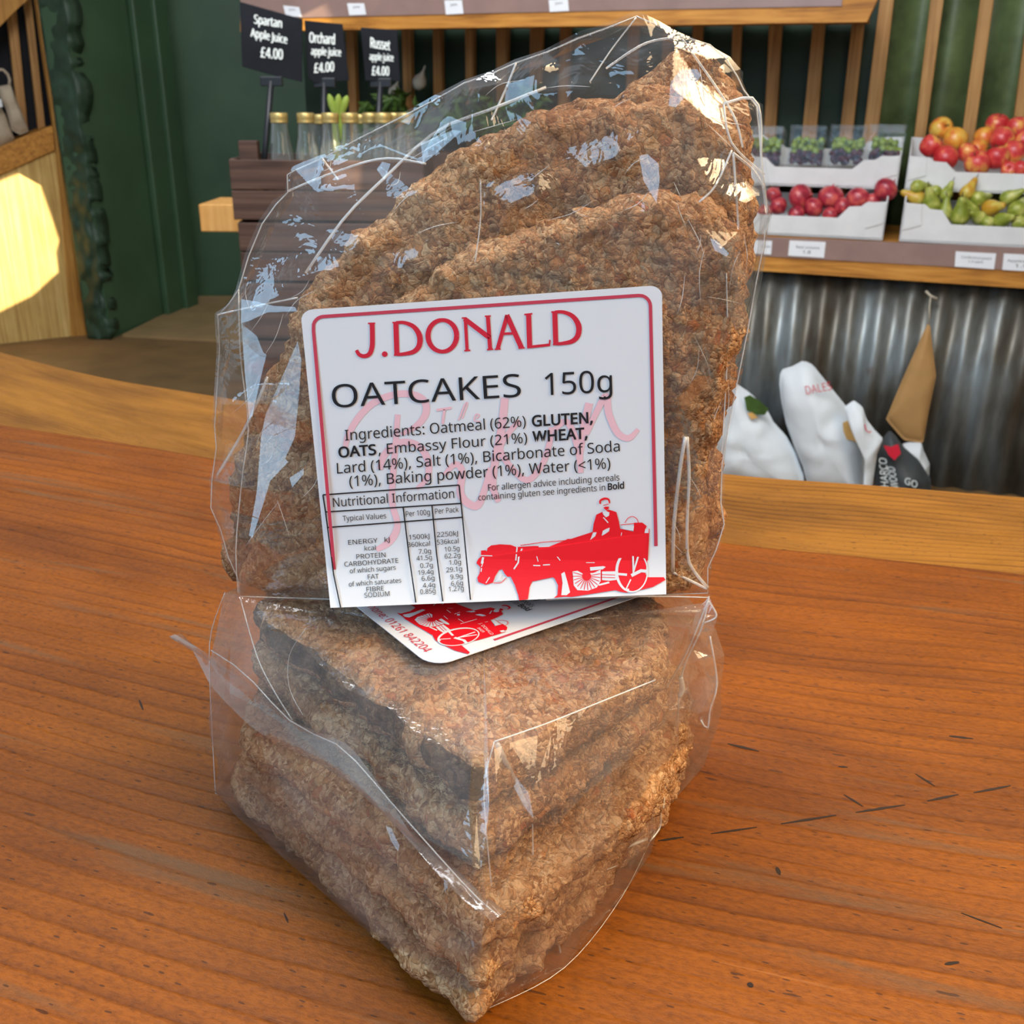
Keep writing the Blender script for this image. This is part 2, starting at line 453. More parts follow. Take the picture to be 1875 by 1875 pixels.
# ------------------------------------------------------------------ text to flat triangles (unit: cap height = 1, baseline at 0)
import os
try:        # Blender's own bundled sans serif, if this build has it
    SANS = bpy.data.fonts.load(os.path.join(bpy.utils.system_resource('DATAFILES'), 'fonts', 'NotoSansHebrew-Regular.woff2'))
except Exception:
    SANS = None
def text_tris(body, bold=False):
    cu = bpy.data.curves.new('text', 'FONT'); cu.body = body; cu.resolution_u = 4
    if SANS: cu.font = SANS
    if bold: cu.offset = .022
    ob = bpy.data.objects.new('text', cu); COL.objects.link(ob)
    dg = bpy.context.evaluated_depsgraph_get(); dg.update()
    me = bpy.data.meshes.new_from_object(ob.evaluated_get(dg))
    vs = [V(v.co) for v in me.vertices]; fs = [list(p.vertices) for p in me.polygons]
    bpy.data.objects.remove(ob); bpy.data.curves.remove(cu); bpy.data.meshes.remove(me)
    return vs, fs
_vs, _ = text_tris('H'); CAP = max(v.y for v in _vs)

class Ink:
    """flat shapes in a 2D frame, later mapped onto a surface"""
    def __init__(s): s.v, s.f = [], []
    def text(s, body, L, R, cap, up, bold=False):
        vs, fs = text_tris(body, bold)
        if not vs: return
        x0, x1 = min(v.x for v in vs), max(v.x for v in vs)
        L, R, up = V(L), V(R), V(up).normalized()
        n = len(s.v); b = (R - L) / (x1 - x0)
        s.v += [L + b * (v.x - x0) + up * (v.y / CAP * cap) for v in vs]
        s.f += [[i + n for i in f] for f in fs]
    def poly(s, pts):
        pts = [V(p) for p in pts]; n = len(s.v)
        tri = geometry.tessellate_polygon([[V((p.x, p.y, 0)) for p in pts]])
        s.v += pts; s.f += [[i + n for i in t] for t in tri]
    def stroke(s, pts, w, smooth=0):
        ws = list(w) if isinstance(w, (list, tuple)) else [w] * len(pts)
        pts = [V(p) for p in pts]
        if smooth:
            k = len(pts); pts = catmull(pts, smooth, False)
            ws = [ws[min(k - 1, i // smooth)] * (1 - (i % smooth) / smooth) + ws[min(k - 1, i // smooth + 1)] * ((i % smooth) / smooth) for i in range(len(pts))]
        n = len(s.v); k = len(pts)
        for i, p in enumerate(pts):
            d = (pts[min(i + 1, k - 1)] - pts[max(i - 1, 0)]).normalized(); q = V((-d.y, d.x))
            s.v += [p + q * ws[i] / 2, p - q * ws[i] / 2]
        s.f += [[n + 2 * i, n + 2 * i + 1, n + 2 * i + 3, n + 2 * i + 2] for i in range(k - 1)]
    def disc(s, c, rx, ry=None, k=24):
        ry = ry or rx
        s.poly([(c[0] + rx * math.cos(2 * math.pi * i / k), c[1] + ry * math.sin(2 * math.pi * i / k)) for i in range(k)])
    def xf(s, sc, ox, oy, start=0):
        for i in range(start, len(s.v)): s.v[i] = V((s.v[i].x / sc + ox, s.v[i].y / sc + oy))
    def build(s, name, mat, fn, parent):
        """fn maps a 2D point to the surface"""
        lay = [0] * len(s.v); seen = {}
        for f in s.f:       # later shapes sit a hair above earlier ones
            for i in f: lay[i] = f[0] // 8
        out = []
        for v, k in zip(s.v, lay):
            q = fn(v); out.append(q + (CAM_O - q).normalized() * min(k, 60) * 1e-6)
        return mesh(name, out, s.f, mat, parent)

# ================================================================== SETTING
FLOOR = -0.97
mb = MB(); mb.box((-6, -2, FLOOR - .1), (11, 0, 0), (0, 11, 0), (0, 0, .1))
tag(mb.build('floor', M['floor']), kind='structure')

# ---- frame of the produce wall: s along the wall (to the right and nearer), off towards the room
ZS = -.25
WO = G(1398, 469, ZS); WB = G(1875, 496, ZS)
WA = (WB - WO).normalized(); WN = V((WA.y, -WA.x, 0)).normalized()
UP = V((0, 0, 1))
def W(s, off, z): return V((WO.x, WO.y, 0)) + WA * s + WN * off + UP * z
def T(px, py, off=0.0): return PL(px, py, WO + WN * off, WN)
def SZ(px, py, off=0.0):
    p = T(px, py, off); return (p - WO).dot(WA), p.z

# added unseen gobo wall at right, openings shaped to cast the sun patches
def sunhole(pts):
    out = []
    for p in pts:
        t = (3.2 - p.x) / SUN_DIR.x
        q = p + SUN_DIR * t
        out.append(V((q.y, q.z, 0)))
    return out
LF = G(172, 611, FLOOR); LE = V((-.82, -.57, 0)).normalized(); LN = V((-LE.y, LE.x, 0)).normalized()
if LN.y > 0: LN = -LN
def LP(px, py, off=0.0): return PL(px, py, LF + LN * off, LN)
CRY = 2.75
patch = [LP(*p) for p in ((-40, 345), (62, 303), (70, 330), (108, 440), (102, 462), (106, 498), (60, 540), (-40, 590))]
boxsun = [Y(*p, CRY + .18) for p in ((358, 345), (428, 345), (428, 432), (358, 432))]
outer = [V((-6, FLOOR, 0)), V((5, FLOOR, 0)), V((5, 4.2, 0)), V((-6, 4.2, 0))]
loops = [outer, sunhole(patch), sunhole(boxsun)]
tri = geometry.tessellate_polygon(loops)
flat = [p for lp in loops for p in lp]
wr = mesh('sun_gobo_wall', [V((3.2, p.x, p.y)) for p in flat], [list(t) for t in tri], M['wall'])
tag(wr, kind='structure')
sd = wr.modifiers.new('solid', 'SOLIDIFY'); sd.thickness = .02; sd.offset = 1

# green back wall with corrugation behind the slats
def corr_sheet(s0, s1, z0, z1, off, wl, amp, thick=.004):
    n = int((s1 - s0) / wl * 12); vs = []; fs = []
    for i in range(n + 1):
        s = s0 + (s1 - s0) * i / n; o = off + amp * math.sin(2 * math.pi * s / wl)
        for z in (z0, z1): vs += [W(s, o, z), W(s, o - thick, z)]
    for i in range(n):
        a = 4 * i; b = a + 4
        fs += [[a, b, b + 2, a + 2], [a + 1, a + 3, b + 3, b + 1], [a, a + 1, b + 1, b], [a + 2, b + 2, b + 3, a + 3]]
    return vs, fs
GS, _ = SZ(640, 150, -.6)
v, f = corr_sheet(GS, 2.2, FLOOR, 1.6, -.58, .21, .035)
tag(mesh('wall_back', v, f, M['green_tin'], smooth=True), kind='structure')
# green wall to the left of the slats, and the doorway
R0, R1 = G(203, 621, FLOOR), G(348, 560, FLOOR)
mb = MB(); d = (R1 - R0); nrm = V((d.y, -d.x, 0)).normalized()
mb.box(R0, d, -nrm * .12 if nrm.y < 0 else nrm * .12, UP * 2.8)
tag(mb.build('wall_left', M['green']), kind='structure')
# rough painted stone end of that wall
_d = R1 - R0; _t = V((_d.y, -_d.x, 0)).normalized(); _t = -_t if _t.x > 0 else _t
S0 = R0 + _t * .13 + V((0, .0, 0)); S1 = R0 + V((0, -.02, 0))
vs, fs = [], []; nx, nz = 16, 160
for j in range(nz + 1):
    for i in range(nx + 1):
        p = S0.lerp(S1, i / nx) + UP * (2.8 * j / nz)
        p += V((.5, -.85, 0)) * (.022 * noise.noise(p * 9) + .014 * noise.noise(p * 24)) + V((1, 0, 0)) * (i / nx) * .025 * noise.noise(p * 5 + V((5, 5, 5)))
        vs.append(p)
fs = [[j * (nx + 1) + i, j * (nx + 1) + i + 1, (j + 1) * (nx + 1) + i + 1, (j + 1) * (nx + 1) + i] for j in range(nz) for i in range(nx)]
o = mesh('wall_front', vs, fs, M['green_stone'], smooth=True); tag(o, kind='structure')
sd = o.modifiers.new('solid', 'SOLIDIFY'); sd.thickness = .1
# door frame moulding and door leaf
mb = MB(); e = d.normalized(); nn = nrm if nrm.y < 0 else -nrm
J0 = G(300, 580, FLOOR)
mb.box(J0 + nn * .0, e * (R1 - J0).length, nn * .035, UP * 2.8)
mb.box(J0 + e * (R1 - J0).length * .55, e * (R1 - J0).length * .45, nn * .06, UP * 2.8)
tag(mb.build('trim_1', M['green'], bevel=.008), kind='structure')
D0, D1 = G(366, 546, FLOOR), G(700, 544, FLOOR)
mb = MB(); mb.box(D0 + V((-.06, .04, 0)), D1 - D0, V((0, .05, 0)), UP * 2.8)
tag(mb.build('door_1', M['green']), kind='structure')
mb = MB(); mb.box(D0 + V((-.5, .3, 0)), V((.5, 0, 0)), V((0, .05, 0)), UP * 2.8)  # near-black strip standing in for shade in the door gap
tag(mb.build('gap_shade_strip', M['navy']), kind='structure')
E0, E1 = G(225, 617, FLOOR), G(640, 640, FLOOR)
mb = MB(); mb.poly([E0, E1, D1, D0], UP * .015)
tag(mb.build('trim_3', M['mat']), kind='structure')

mb = MB(); mb.box((-6, 7.6, FLOOR), (12, 0, 0), (0, .1, 0), (0, 0, 3.8))
tag(mb.build('wall_far', M['green_dark']), kind='structure')
# corrugated galvanised sheet below the produce shelf
SL, _ = SZ(935, 600)
v, f = corr_sheet(SL, 1.7, FLOOR, ZS - .03, -.06, .088, .011)
cs = mesh('corrugated_sheet', v, f, M['corr'], smooth=True)
tag(cs, 'weathered grey corrugated metal sheet below the fruit shelf', 'metal sheet')

# ================================================================== COUNTER
edge = [(-160, 600), (0, 645), (180, 690), (400, 727), (700, 775), (1000, 822), (1320, 868), (1600, 890), (1875, 912), (2100, 930)]
seam = [(-160, 745), (0, 778), (200, 808), (400, 842), (700, 895), (1000, 945), (1330, 995), (1600, 1022), (1875, 1052), (2100, 1080)]
eg = resample(catmull([G(*p) for p in edge], 8, False), 90, False)
sg = resample(catmull([G(*p) for p in seam], 8, False), 90, False)
counter = empty('counter', (0, .5, 0), 'orange brown pine counter top made of two scratched wide boards', 'counter')
def board(name, A, B, mat, rnd):
    n = len(A); m = 14; vs = []; uv = []; fs = []
    rows = []
    for j in range(m + 1): rows.append([A[i].lerp(B[i], j / m) for i in range(n)])
    acc = [0]
    for i in range(1, n): acc.append(acc[-1] + (A[i] - A[i - 1]).length)
    if rnd:   # rounded far edge going down
        back = [((A[i] - B[i]).normalized()) for i in range(n)]
        extra = []
        for k in range(6, 0, -1):
            a = math.pi / 2 * k / 6
            extra.append([A[i] + back[i] * (.006 * math.sin(a)) - UP * (.006 * (1 - math.cos(a))) for i in range(n)])
        rows = [[A[i] + back[i] * .006 - UP * .05 for i in range(n)]] + extra + rows
    else:
        rows = [[p - UP * .05 for p in rows[0]]] + rows
    rows = rows + [[p - UP * .05 for p in rows[-1]]]
    for j, r in enumerate(rows):
        for i, p in enumerate(r):
            vs.append(p)
            uv.append((acc[i], (p - A[i]).length * (1 if (p - A[i]).dot(B[i] - A[i]) >= 0 else -1)))
    fs = [[j * n + i, (j + 1) * n + i, (j + 1) * n + i + 1, j * n + i + 1] for j in range(len(rows) - 1) for i in range(n - 1)]
    fs.append([(len(rows) - 1) * n + i for i in range(n)] + [i for i in reversed(range(n))])
    o = mesh(name, vs, fs, mat, counter, False, uv)
    return fix_normals(o)
board('back_board', eg, [p + (q - p) * .999 for p, q in zip(eg, sg)], M['board_back'], True)
near0, near1 = V((-.62, .20, 0)), V((.42, -.06, 0))
nb = [near0.lerp(near1, i / 89) for i in range(90)]
board('front_board', sg, nb, M['board_front'], False)
# gouges: a broken dark line on the right and small nicks
def nick(a, b, w, px_w=True):
    A, B = G(*a), G(*b); d = (B - A).normalized(); q = V((-d.y, d.x, 0))
    n = 9; top = []; bot = []
    for i in range(n):
        t = i / (n - 1); p = A.lerp(B, t); ww = w * (.35 + .65 * math.sin(math.pi * min(1, max(0, t)))) * (.8 + .4 * random.random())
        top.append(p + q * ww); bot.append(p - q * ww)
    mb = MB(); mb.poly([p + UP * .00005 for p in top + bot[::-1]], UP * .0001)
    return mb.build('scratch', M['scratch'], counter)
for a, b, w in (((1302, 1527), (1386, 1515), .0004), ((1430, 1509), (1531, 1493), .0005), ((1567, 1488), (1657, 1474), .0005),
                ((1698, 1467), (1755, 1455), .0005), ((1783, 1452), (1850, 1439), .0005), ((1205, 1540), (1252, 1533), .0004),
                ((1545, 1455), (1580, 1477), .0004), ((1332, 1362), (1390, 1376), .0006), ((1738, 1348), (1782, 1353), .0006),
                ((1676, 1417), (1712, 1440), .0004), ((1730, 1766), (1756, 1762), .0005), ((1535, 1404), (1552, 1405), .0005),
                ((1422, 1588), (1428, 1602), .0006), ((1370, 1800), (1378, 1808), .0008), ((1760, 1672), (1835, 1700), .0003),
                ((255, 1282), (262, 1300), .0004), ((520, 1672), (528, 1690), .0003)):
    nick(a, b, w)

# ================================================================== OATCAKES
def oatcake(name, outline, en, thick, label, group, N=260, Mr=56, seed=0.0, scorch_shade=False):
    """outline: 3D points of the visible face; en: unit normal of that face"""
    en = V(en).normalized()
    ol = resample(catmull([V(p) for p in outline], 6), N)
    c = sum(ol, V()) / N
    if sum(((ol[i] - c).cross(ol[(i + 1) % N] - c)).dot(en) for i in range(N)) < 0: ol = ol[::-1]
    vs = []; rings = []
    def disp(p, nrm, amt):
        q = p * 430 + V((seed, seed * 2, seed * 3))
        d = noise.voronoi(q)[0]
        hh = .0016 * (.5 - d[0]) + .0016 * noise.fractal(p * 90 + V((seed, 0, 0)), .6, 2.0, 4) + .002 * noise.noise(p * 28 + V((0, seed, 0)))
        return p + nrm * hh * amt
    outs = []
    for i in range(N):
        tg = ol[(i + 1) % N] - ol[i - 1]
        outs.append(tg.cross(en).normalized())
    # ragged rim
    ol = [p + outs[i] * (.0016 * noise.fractal(p * 140 + V((seed, 0, 0)), .7, 2, 3)) for i, p in enumerate(ol)]
    def ring(pts, nrms, amt):
        rings.append(len(vs)); vs.extend(disp(p, n, amt) for p, n in zip(pts, nrms))
    fr = [1 - k / Mr for k in range(Mr, 0, -1)] + [1.0]
    vs.append(disp(c, en, 1)); top_c = 0
    for k in range(1, Mr + 1):
        r = (k / Mr) ** .85
        drop = .0022 * max(0, (r - .93) / .07) ** 2
        ring([c.lerp(p, r) - en * drop for p in ol], [(en + outs[i] * (.8 if k == Mr else 0)).normalized() for i in range(N)], 1)
    ns = 7
    for k in range(1, ns + 1):
        t = k / ns; bul = .0012 * math.sin(math.pi * t)
        ring([p + outs[i] * bul - en * (.0022 + (thick - .0022) * t) for i, p in enumerate(ol)], outs, 1.1)
    for r in (.85, .5, .15):
        ring([c.lerp(p, r) - en * thick for p in ol], [-en] * N, .5)
    fs = [[top_c, rings[0] + i, rings[0] + (i + 1) % N] for i in range(N)]
    for a, b in zip(rings, rings[1:]):
        fs += [[a + i, b + i, b + (i + 1) % N, a + (i + 1) % N] for i in range(N)]
    fs.append([rings[-1] + i for i in reversed(range(N))])
    o = mesh(name, vs, fs, M['oat'], None, True)
    fix_normals(o)
    if scorch_shade:      # burnt crust on the left rim, with the groove's shade painted in
        o.data.materials.append(M['scorch_shade'])
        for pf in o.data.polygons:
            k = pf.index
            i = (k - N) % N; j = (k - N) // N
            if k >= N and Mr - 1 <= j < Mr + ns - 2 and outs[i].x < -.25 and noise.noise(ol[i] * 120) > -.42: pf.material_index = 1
    return tag(o, label, 'oatcake', group)

UG = 'oatcakes standing upright in the top bag'
YF = .2635
def up_cake(px, y, thick, label, seed, lean=0.0):
    n = V((0, -1, lean)).normalized()
    return oatcake('oatcake', [PL(*p, V((0, y, .08)), n) for p in px], n, thick, label, UG, seed=seed)
up_cake([(600, 1082), (560, 960), (575, 830), (640, 680), (720, 570), (800, 508), (880, 468), (945, 440), (1010, 418), (1060, 420), (1092, 392), (1150, 372), (1205, 362),
         (1270, 372), (1335, 400), (1362, 470), (1358, 560), (1338, 660), (1318, 760), (1298, 880), (1280, 1000), (1262, 1078), (1100, 1086), (850, 1086)], YF, .010,
        'frontmost upright oatcake directly behind the white printed label', 1.3)
up_cake([(460, 1082), (452, 1030), (470, 930), (478, 830), (520, 690), (560, 560), (640, 462), (740, 372), (830, 302), (920, 248), (1010, 216), (1120, 203), (1240, 200),
         (1320, 214), (1362, 290), (1370, 420), (1352, 560), (1326, 720), (1296, 900), (1268, 1078), (1000, 1086), (700, 1086)], YF + .0125, .010,
        'large upright oatcake whose curved top edge rises behind the front one', 4.1)
up_cake([(452, 1058), (430, 985), (432, 880), (474, 750), (560, 580), (680, 440), (800, 340), (930, 250), (1000, 205), (1080, 180), (1180, 166), (1270, 165),
         (1335, 180), (1372, 290), (1374, 420), (1350, 560), (1312, 760), (1270, 1060), (900, 1075)], YF + .025, .009,
        'upright oatcake third from the front, only a dark rim showing at the top', 7.7)
up_cake([(520, 1040), (600, 640), (760, 420), (900, 330), (1050, 240), (1180, 150), (1245, 100), (1290, 84), (1335, 118), (1362, 180), (1380, 290), (1380, 440),
         (1350, 600), (1308, 800), (1268, 1040)], YF + .0365, .009,
        'rearmost upright oatcake with its tip at the top right of the bag', 11.2)

LG = 'oatcakes lying stacked in the bottom bag'
def flat_cake(px, ztop, thick, label, seed):
    return oatcake('oatcake', [G(x, y, ztop) for x, y in px], UP, thick, label, LG, seed=seed)
def plan(px, z, back):      # visible rim from pixels, hidden rear rim from plan points
    return [G(x, y, z) for x, y in px] + [V((x, y, z)) for x, y in back]
def low_cake(px, z, back, thick, label, seed, scorch_shade=False):
    return oatcake('oatcake', plan(px, z, back), UP, thick, label, LG, seed=seed, scorch_shade=scorch_shade)
BACK = [(.058, .285), (.045, .315), (.01, .335), (-.04, .335), (-.075, .315)]
low_cake([(432, 1400), (520, 1500), (640, 1615), (760, 1725), (862, 1815), (884, 1815), (905, 1780), (975, 1720), (1060, 1640), (1130, 1570)], .0120, BACK, .0095,
         'bottom oatcake of the stack, pointed corner toward the camera on the wood', 21.0)
low_cake([(440, 1360), (540, 1450), (660, 1560), (780, 1660), (868, 1735), (892, 1735), (940, 1690), (1030, 1625), (1120, 1545), (1180, 1470)], .0240, BACK, .0092,
         'oatcake lying second from the bottom of the stack', 24.4)
low_cake([(450, 1320), (560, 1410), (690, 1515), (800, 1600), (872, 1662), (905, 1668), (990, 1610), (1080, 1545), (1150, 1490), (1192, 1432)], .0360, BACK, .0092,
         'middle oatcake of the stack, flat top showing at the right', 27.9)
BACK2 = [(.045, .262), (.04, .295), (.0, .315), (-.045, .315), (-.072, .295)]
low_cake([(470, 1180), (560, 1262), (680, 1362), (790, 1450), (872, 1512), (915, 1500), (1000, 1440), (1090, 1370), (1186, 1290)], .0530, BACK2, .0105,
         'oatcake lying second from the top of the stack, broken right edge', 31.1)
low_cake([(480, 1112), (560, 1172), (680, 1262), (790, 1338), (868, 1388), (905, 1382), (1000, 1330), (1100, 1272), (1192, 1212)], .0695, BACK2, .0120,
         'top oatcake of the lying stack with a scorched left side darkened by painted shade', 35.3, True)

# ================================================================== CELLOPHANE
def delaunay(outline, pts):
    allp = [V((p[0], p[1])) for p in outline + pts]
    n = len(outline)
    r = geometry.delaunay_2d_cdt(allp, [], [list(range(n))], 1, 1e-5)
    return r[0], r[2]
def inside(p, poly):
    x, y = p; c = False; n = len(poly)
    for i in range(n):
        x0, y0 = poly[i][:2]; x1, y1 = poly[i - 1][:2]
        if (y0 > y) != (y1 > y) and x < (x1 - x0) * (y - y0) / (y1 - y0) + x0: c = not c
    return c
def edge_dist(p, poly):
    p = V(p); best = 1e9; n = len(poly)
    for i in range(n):
        a, b = V(poly[i][:2]), V(poly[i - 1][:2]); ab = b - a
        t = max(0, min(1, (p - a).dot(ab) / max(1e-9, ab.length_squared)))
        best = min(best, (p - a - ab * t).length)
    return best
def crumple_bevel(o, w=.0007):
    m = o.modifiers.new('crease', 'BEVEL'); m.limit_method = 'NONE'; m.width = w; m.segments = 2; m.use_clamp_overlap = True
    for p in o.data.polygons: p.use_smooth = True

bag_t = empty('cellophane_bag', (0, .28, .075), 'clear cellophane bag standing upright on the other bag, white label facing forward', 'bag', 'bags of oatcakes')
SIL = [(1165, 30), (1205, 47), (1246, 66), (1300, 82), (1330, 108), (1350, 140), (1362, 165), (1385, 195), (1390, 240), (1395, 310), (1402, 350), (1404, 390), (1398, 450), (1384, 520),
       (1370, 600), (1350, 700), (1334, 780), (1322, 850), (1320, 920), (1326, 960), (1312, 1005), (1296, 1040), (1296, 1086), (1180, 1090), (1000, 1094), (800, 1096), (600, 1097), (440, 1092), (436, 1060), (418, 1020), (404, 970), (386, 930),
       (388, 880), (396, 820), (393, 780), (398, 700), (402, 640), (399, 578), (420, 555), (437, 530), (455, 470), (480, 410), (505, 375), (527, 352), (526, 320), (540, 312), (600, 285), (660, 252), (720, 222), (790, 186), (850, 152), (900, 135), (945, 115), (1000, 96), (1060, 70), (1110, 52)]
def front_y(p):
    d = edge_dist(p, SIL)
    t = min(1, d / 130); t = t * t * (3 - 2 * t)
    return .2655 + (.2598 - .2655) * t
random.seed(21)
def scatter(poly, n, mind):
    xs = [p[0] for p in poly]; ys = [p[1] for p in poly]; out = []
    for _ in range(n * 60):
        p = (random.uniform(min(xs), max(xs)), random.uniform(min(ys), max(ys)))
        if inside(p, poly) and edge_dist(p, poly) > mind * .45 and all((p[0] - q[0]) ** 2 + (p[1] - q[1]) ** 2 > mind * mind for q in out): out.append(p)
        if len(out) >= n: break
    return out
LBL = [(550, 568), (1212, 522), (1220, 1088), (605, 1113)]
def front_film():
    pts = scatter(SIL, 260, 44)
    v2, fs = delaunay([tuple(p) for p in SIL], pts)
    vs = []
    for p in v2:
        yy = front_y(p)
        onl = inside(tuple(p), [(540, 560), (1220, 515), (1230, 1095), (595, 1120)])
        if edge_dist(p, SIL) > 3: yy += random.uniform(-.0004, .0003) if onl else random.uniform(-.0034, .0016)
        vs.append(Y(p.x, p.y, yy))
    return vs, fs
v, f = front_film()
film = mesh('front_film', v, f, M['film'], bag_t); crumple_bevel(film)
sil3 = [Y(x, y, .2656) for x, y in SIL]; cc = sum(sil3, V()) / len(sil3); n = len(sil3); vs = list(sil3); f = []
random.seed(31)
for dy, k in ((.018, .998), (.038, .992), (.054, .965)):       # gusseted sides going back round the cakes
    for x, y in SIL:
        q = Y(930 + (x - 930) * k, 600 + (y - 600) * k, .2656 + dy); q.z = max(q.z, .0765)
        vs.append(q + V((random.uniform(-1, 1), random.uniform(-1, 1), random.uniform(-.4, .6))) * .0010)
for r in range(3):
    for i_ in range(n):
        a, b, c_, d_ = r * n + i_, r * n + (i_ + 1) % n, (r + 1) * n + (i_ + 1) % n, (r + 1) * n + i_
        f += [[a, b, c_], [a, c_, d_]] if random.random() < .5 else [[a, b, d_], [b, c_, d_]]
last = vs[3 * n:]; lay = geometry.tessellate_polygon([[V((p.x, p.z, 0)) for p in last]])
f += [[3 * n + a for a in t_] for t_ in lay]
film = mesh('rear_film', vs, f, M['film'], bag_t); crumple_bevel(film, .001)

def strip(mb, pts, w, fy):
    """thin whitish ridge, a painted fold highlight, along pixel polyline; fy gives the depth"""
    P = [fy(*p) for p in pts]
    mb.tube(P, w, 5)
mb = MB()
def fyo(o): return lambda x, y: Y(x, y, front_y((x, y)) - o)
strip(mb, SIL + [SIL[0]], .00018, lambda x, y: Y(x, y, .2655))
for pl, w in (([(437, 530), (440, 650), (455, 780), (445, 860), (432, 1000), (436, 1085)], .0002),
              ([(398, 576), (470, 560), (545, 545)], .00025), ([(560, 500), (630, 400), (700, 330), (800, 240), (900, 200), (1000, 160)], .0004),
              ([(527, 350), (600, 320), (700, 290), (780, 300)], .0003), ([(620, 330), (590, 290)], .0003),
              ([(398, 870), (440, 800), (470, 740), (490, 690)], .0004), ([(1245, 66), (1270, 100), (1340, 205), (1360, 270)], .0003),
              ([(1325, 190), (1386, 186), (1394, 310), (1404, 390)], .0004), ([(1325, 190), (1340, 262), (1400, 320)], .0003),
              ([(1340, 275), (1310, 340), (1280, 370)], .0003), ([(1342, 280), (1348, 350), (1352, 420)], .0003), ([(1342, 280), (1378, 310), (1400, 345)], .0004),
              ([(1255, 800), (1245, 860), (1234, 960), (1232, 1046)], .0006), ([(1258, 800), (1262, 870), (1258, 960), (1262, 1030), (1296, 1076)], .0005),
              ([(1232, 1048), (1262, 1062), (1294, 1078)], .0005), ([(1330, 500), (1332, 640), (1322, 830)], .0002), ([(945, 115), (925, 165), (900, 220)], .0003),
              ([(1110, 125), (1180, 80), (1240, 68)], .0003), ([(870, 480), (880, 400), (880, 330)], .00018), ([(1165, 32), (1120, 90), (1080, 150)], .0002)):
    strip(mb, resample(catmull([V((x, y)) for x, y in pl], 5, False), 16, False), w, lambda x, y: fyo(.0012)(x, y))
random.seed(77)
for _ in range(70):      # fine wrinkles as painted highlights in the slack film at the top and left
    cx, cy = random.choice([(random.uniform(430, 600), random.uniform(380, 1000)), (random.uniform(560, 1250), random.uniform(90, 420)), (random.uniform(1230, 1380), random.uniform(120, 1000))])
    if not inside((cx, cy), SIL) or inside((cx, cy), [(540, 560), (1220, 515), (1230, 1095), (595, 1120)]): continue
    a = math.radians(random.gauss(-55 if cx < 620 else (-30 if cx < 1230 else 80), 28)); L = random.uniform(14, 55); b = random.uniform(-8, 8)
    q = [V((cx - math.cos(a) * L, cy - math.sin(a) * L)), V((cx + b, cy + b)), V((cx + math.cos(a) * L, cy + math.sin(a) * L))]
    if all(inside((t_.x, t_.y), SIL) for t_ in q):
        strip(mb, resample(catmull(q, 5, False), 9, False), [.00002 + .00010 * math.sin(math.pi * i / 8) * random.uniform(.6, 1) for i in range(9)], lambda x, y: fyo(.0016)(x, y))
mb.build('crease', M['film_fold_glint'], bag_t, True)

def glint_facet(parent, px, depth_fn, light, name='film_glint_facet', mat='film', lift=.0015, curv=.0):
    """added flat film facet, its tilt shaped to mirror a lamp as a glint"""
    cx = sum(p[0] for p in px) / len(px); cy = sum(p[1] for p in px) / len(px)
    c = depth_fn(cx, cy); tc = (CAM_O - c).normalized(); c = c + tc * lift
    n = (tc + (light - c).normalized()).normalized()
    vs = [PL(x, y, c, n) for x, y in px]
    ctr = c + n * curv
    k = len(vs)
    inner = [v.lerp(c, .5) + n * curv * .6 for v in vs]
    vv = vs + inner + [ctr]
    fs = [[i, (i + 1) % k, k + (i + 1) % k, k + i] for i in range(k)] + [[k + i, k + (i + 1) % k, 2 * k] for i in range(k)]
    o = mesh(name, vv, fs, M[mat], parent, True)
    return o
FD = fyo(.002)
for px in ([(442, 548), (470, 552), (500, 560), (540, 562), (545, 570), (490, 572), (455, 588), (441, 592)],
           [(442, 592), (470, 615), (482, 645), (488, 650), (478, 690), (462, 762), (456, 768), (448, 680)],
           [(545, 625), (552, 660), (548, 720), (540, 800), (522, 840), (528, 846), (495, 880), (480, 930), (462, 985), (456, 980), (470, 900), (478, 800), (486, 760)],
           [(530, 875), (556, 858), (556, 868), (535, 893)]):
    glint_facet(bag_t, px, FD, KEY)
for px in ([(1228, 150), (1246, 128), (1276, 126), (1284, 138), (1262, 168), (1238, 196), (1224, 194)],
           [(1170, 285), (1186, 282), (1206, 300), (1208, 330), (1202, 372), (1178, 330)],
           [(1300, 436), (1312, 440), (1335, 464), (1330, 470), (1308, 458)],
           [(690, 310), (700, 296), (715, 300), (704, 330)], [(770, 262), (830, 238), (845, 240), (800, 280), (775, 300)]):
    glint_facet(bag_t, px, FD, KEY)

# ---- label on the upright bag
LAB_Y = .2576
def label_pt(x, y, o=0.0):
    t = max(0, (y - 985) / 130.0)
    return Y(x, y, LAB_Y - .0075 * t * t - o)
lab_fn = lambda o: (lambda v: label_pt(v.x, v.y, o))
def label_mesh(fn, parent):
    """rounded label sheet in the pixel frame of the flat print"""
    TL, TR, BR, BL = (V(p) for p in LBL)
    ws = [.035 * (1 - math.cos(math.radians(a))) for a in range(0, 90, 9)] + [.035 + .965 * k / 30 for k in range(31)]
    nu, nv = 40, len(ws) - 1; vs = []; r = .035
    for j in range(nv + 1):
        for i in range(nu + 1):
            u, w = i / nu, ws[j]
            if w < r:       # rounded top corners
                ins = r - math.sqrt(max(0, r * r - (r - w) ** 2)); u = ins + u * (1 - 2 * ins)
            p = TL.lerp(TR, u).lerp(BL.lerp(BR, u), w); vs.append(fn(p))
    fs = [[j * (nu + 1) + i, j * (nu + 1) + i + 1, (j + 1) * (nu + 1) + i + 1, (j + 1) * (nu + 1) + i] for j in range(nv) for i in range(nu)]
    o = mesh('label', vs, fs, M['label'], parent, True)
    return o
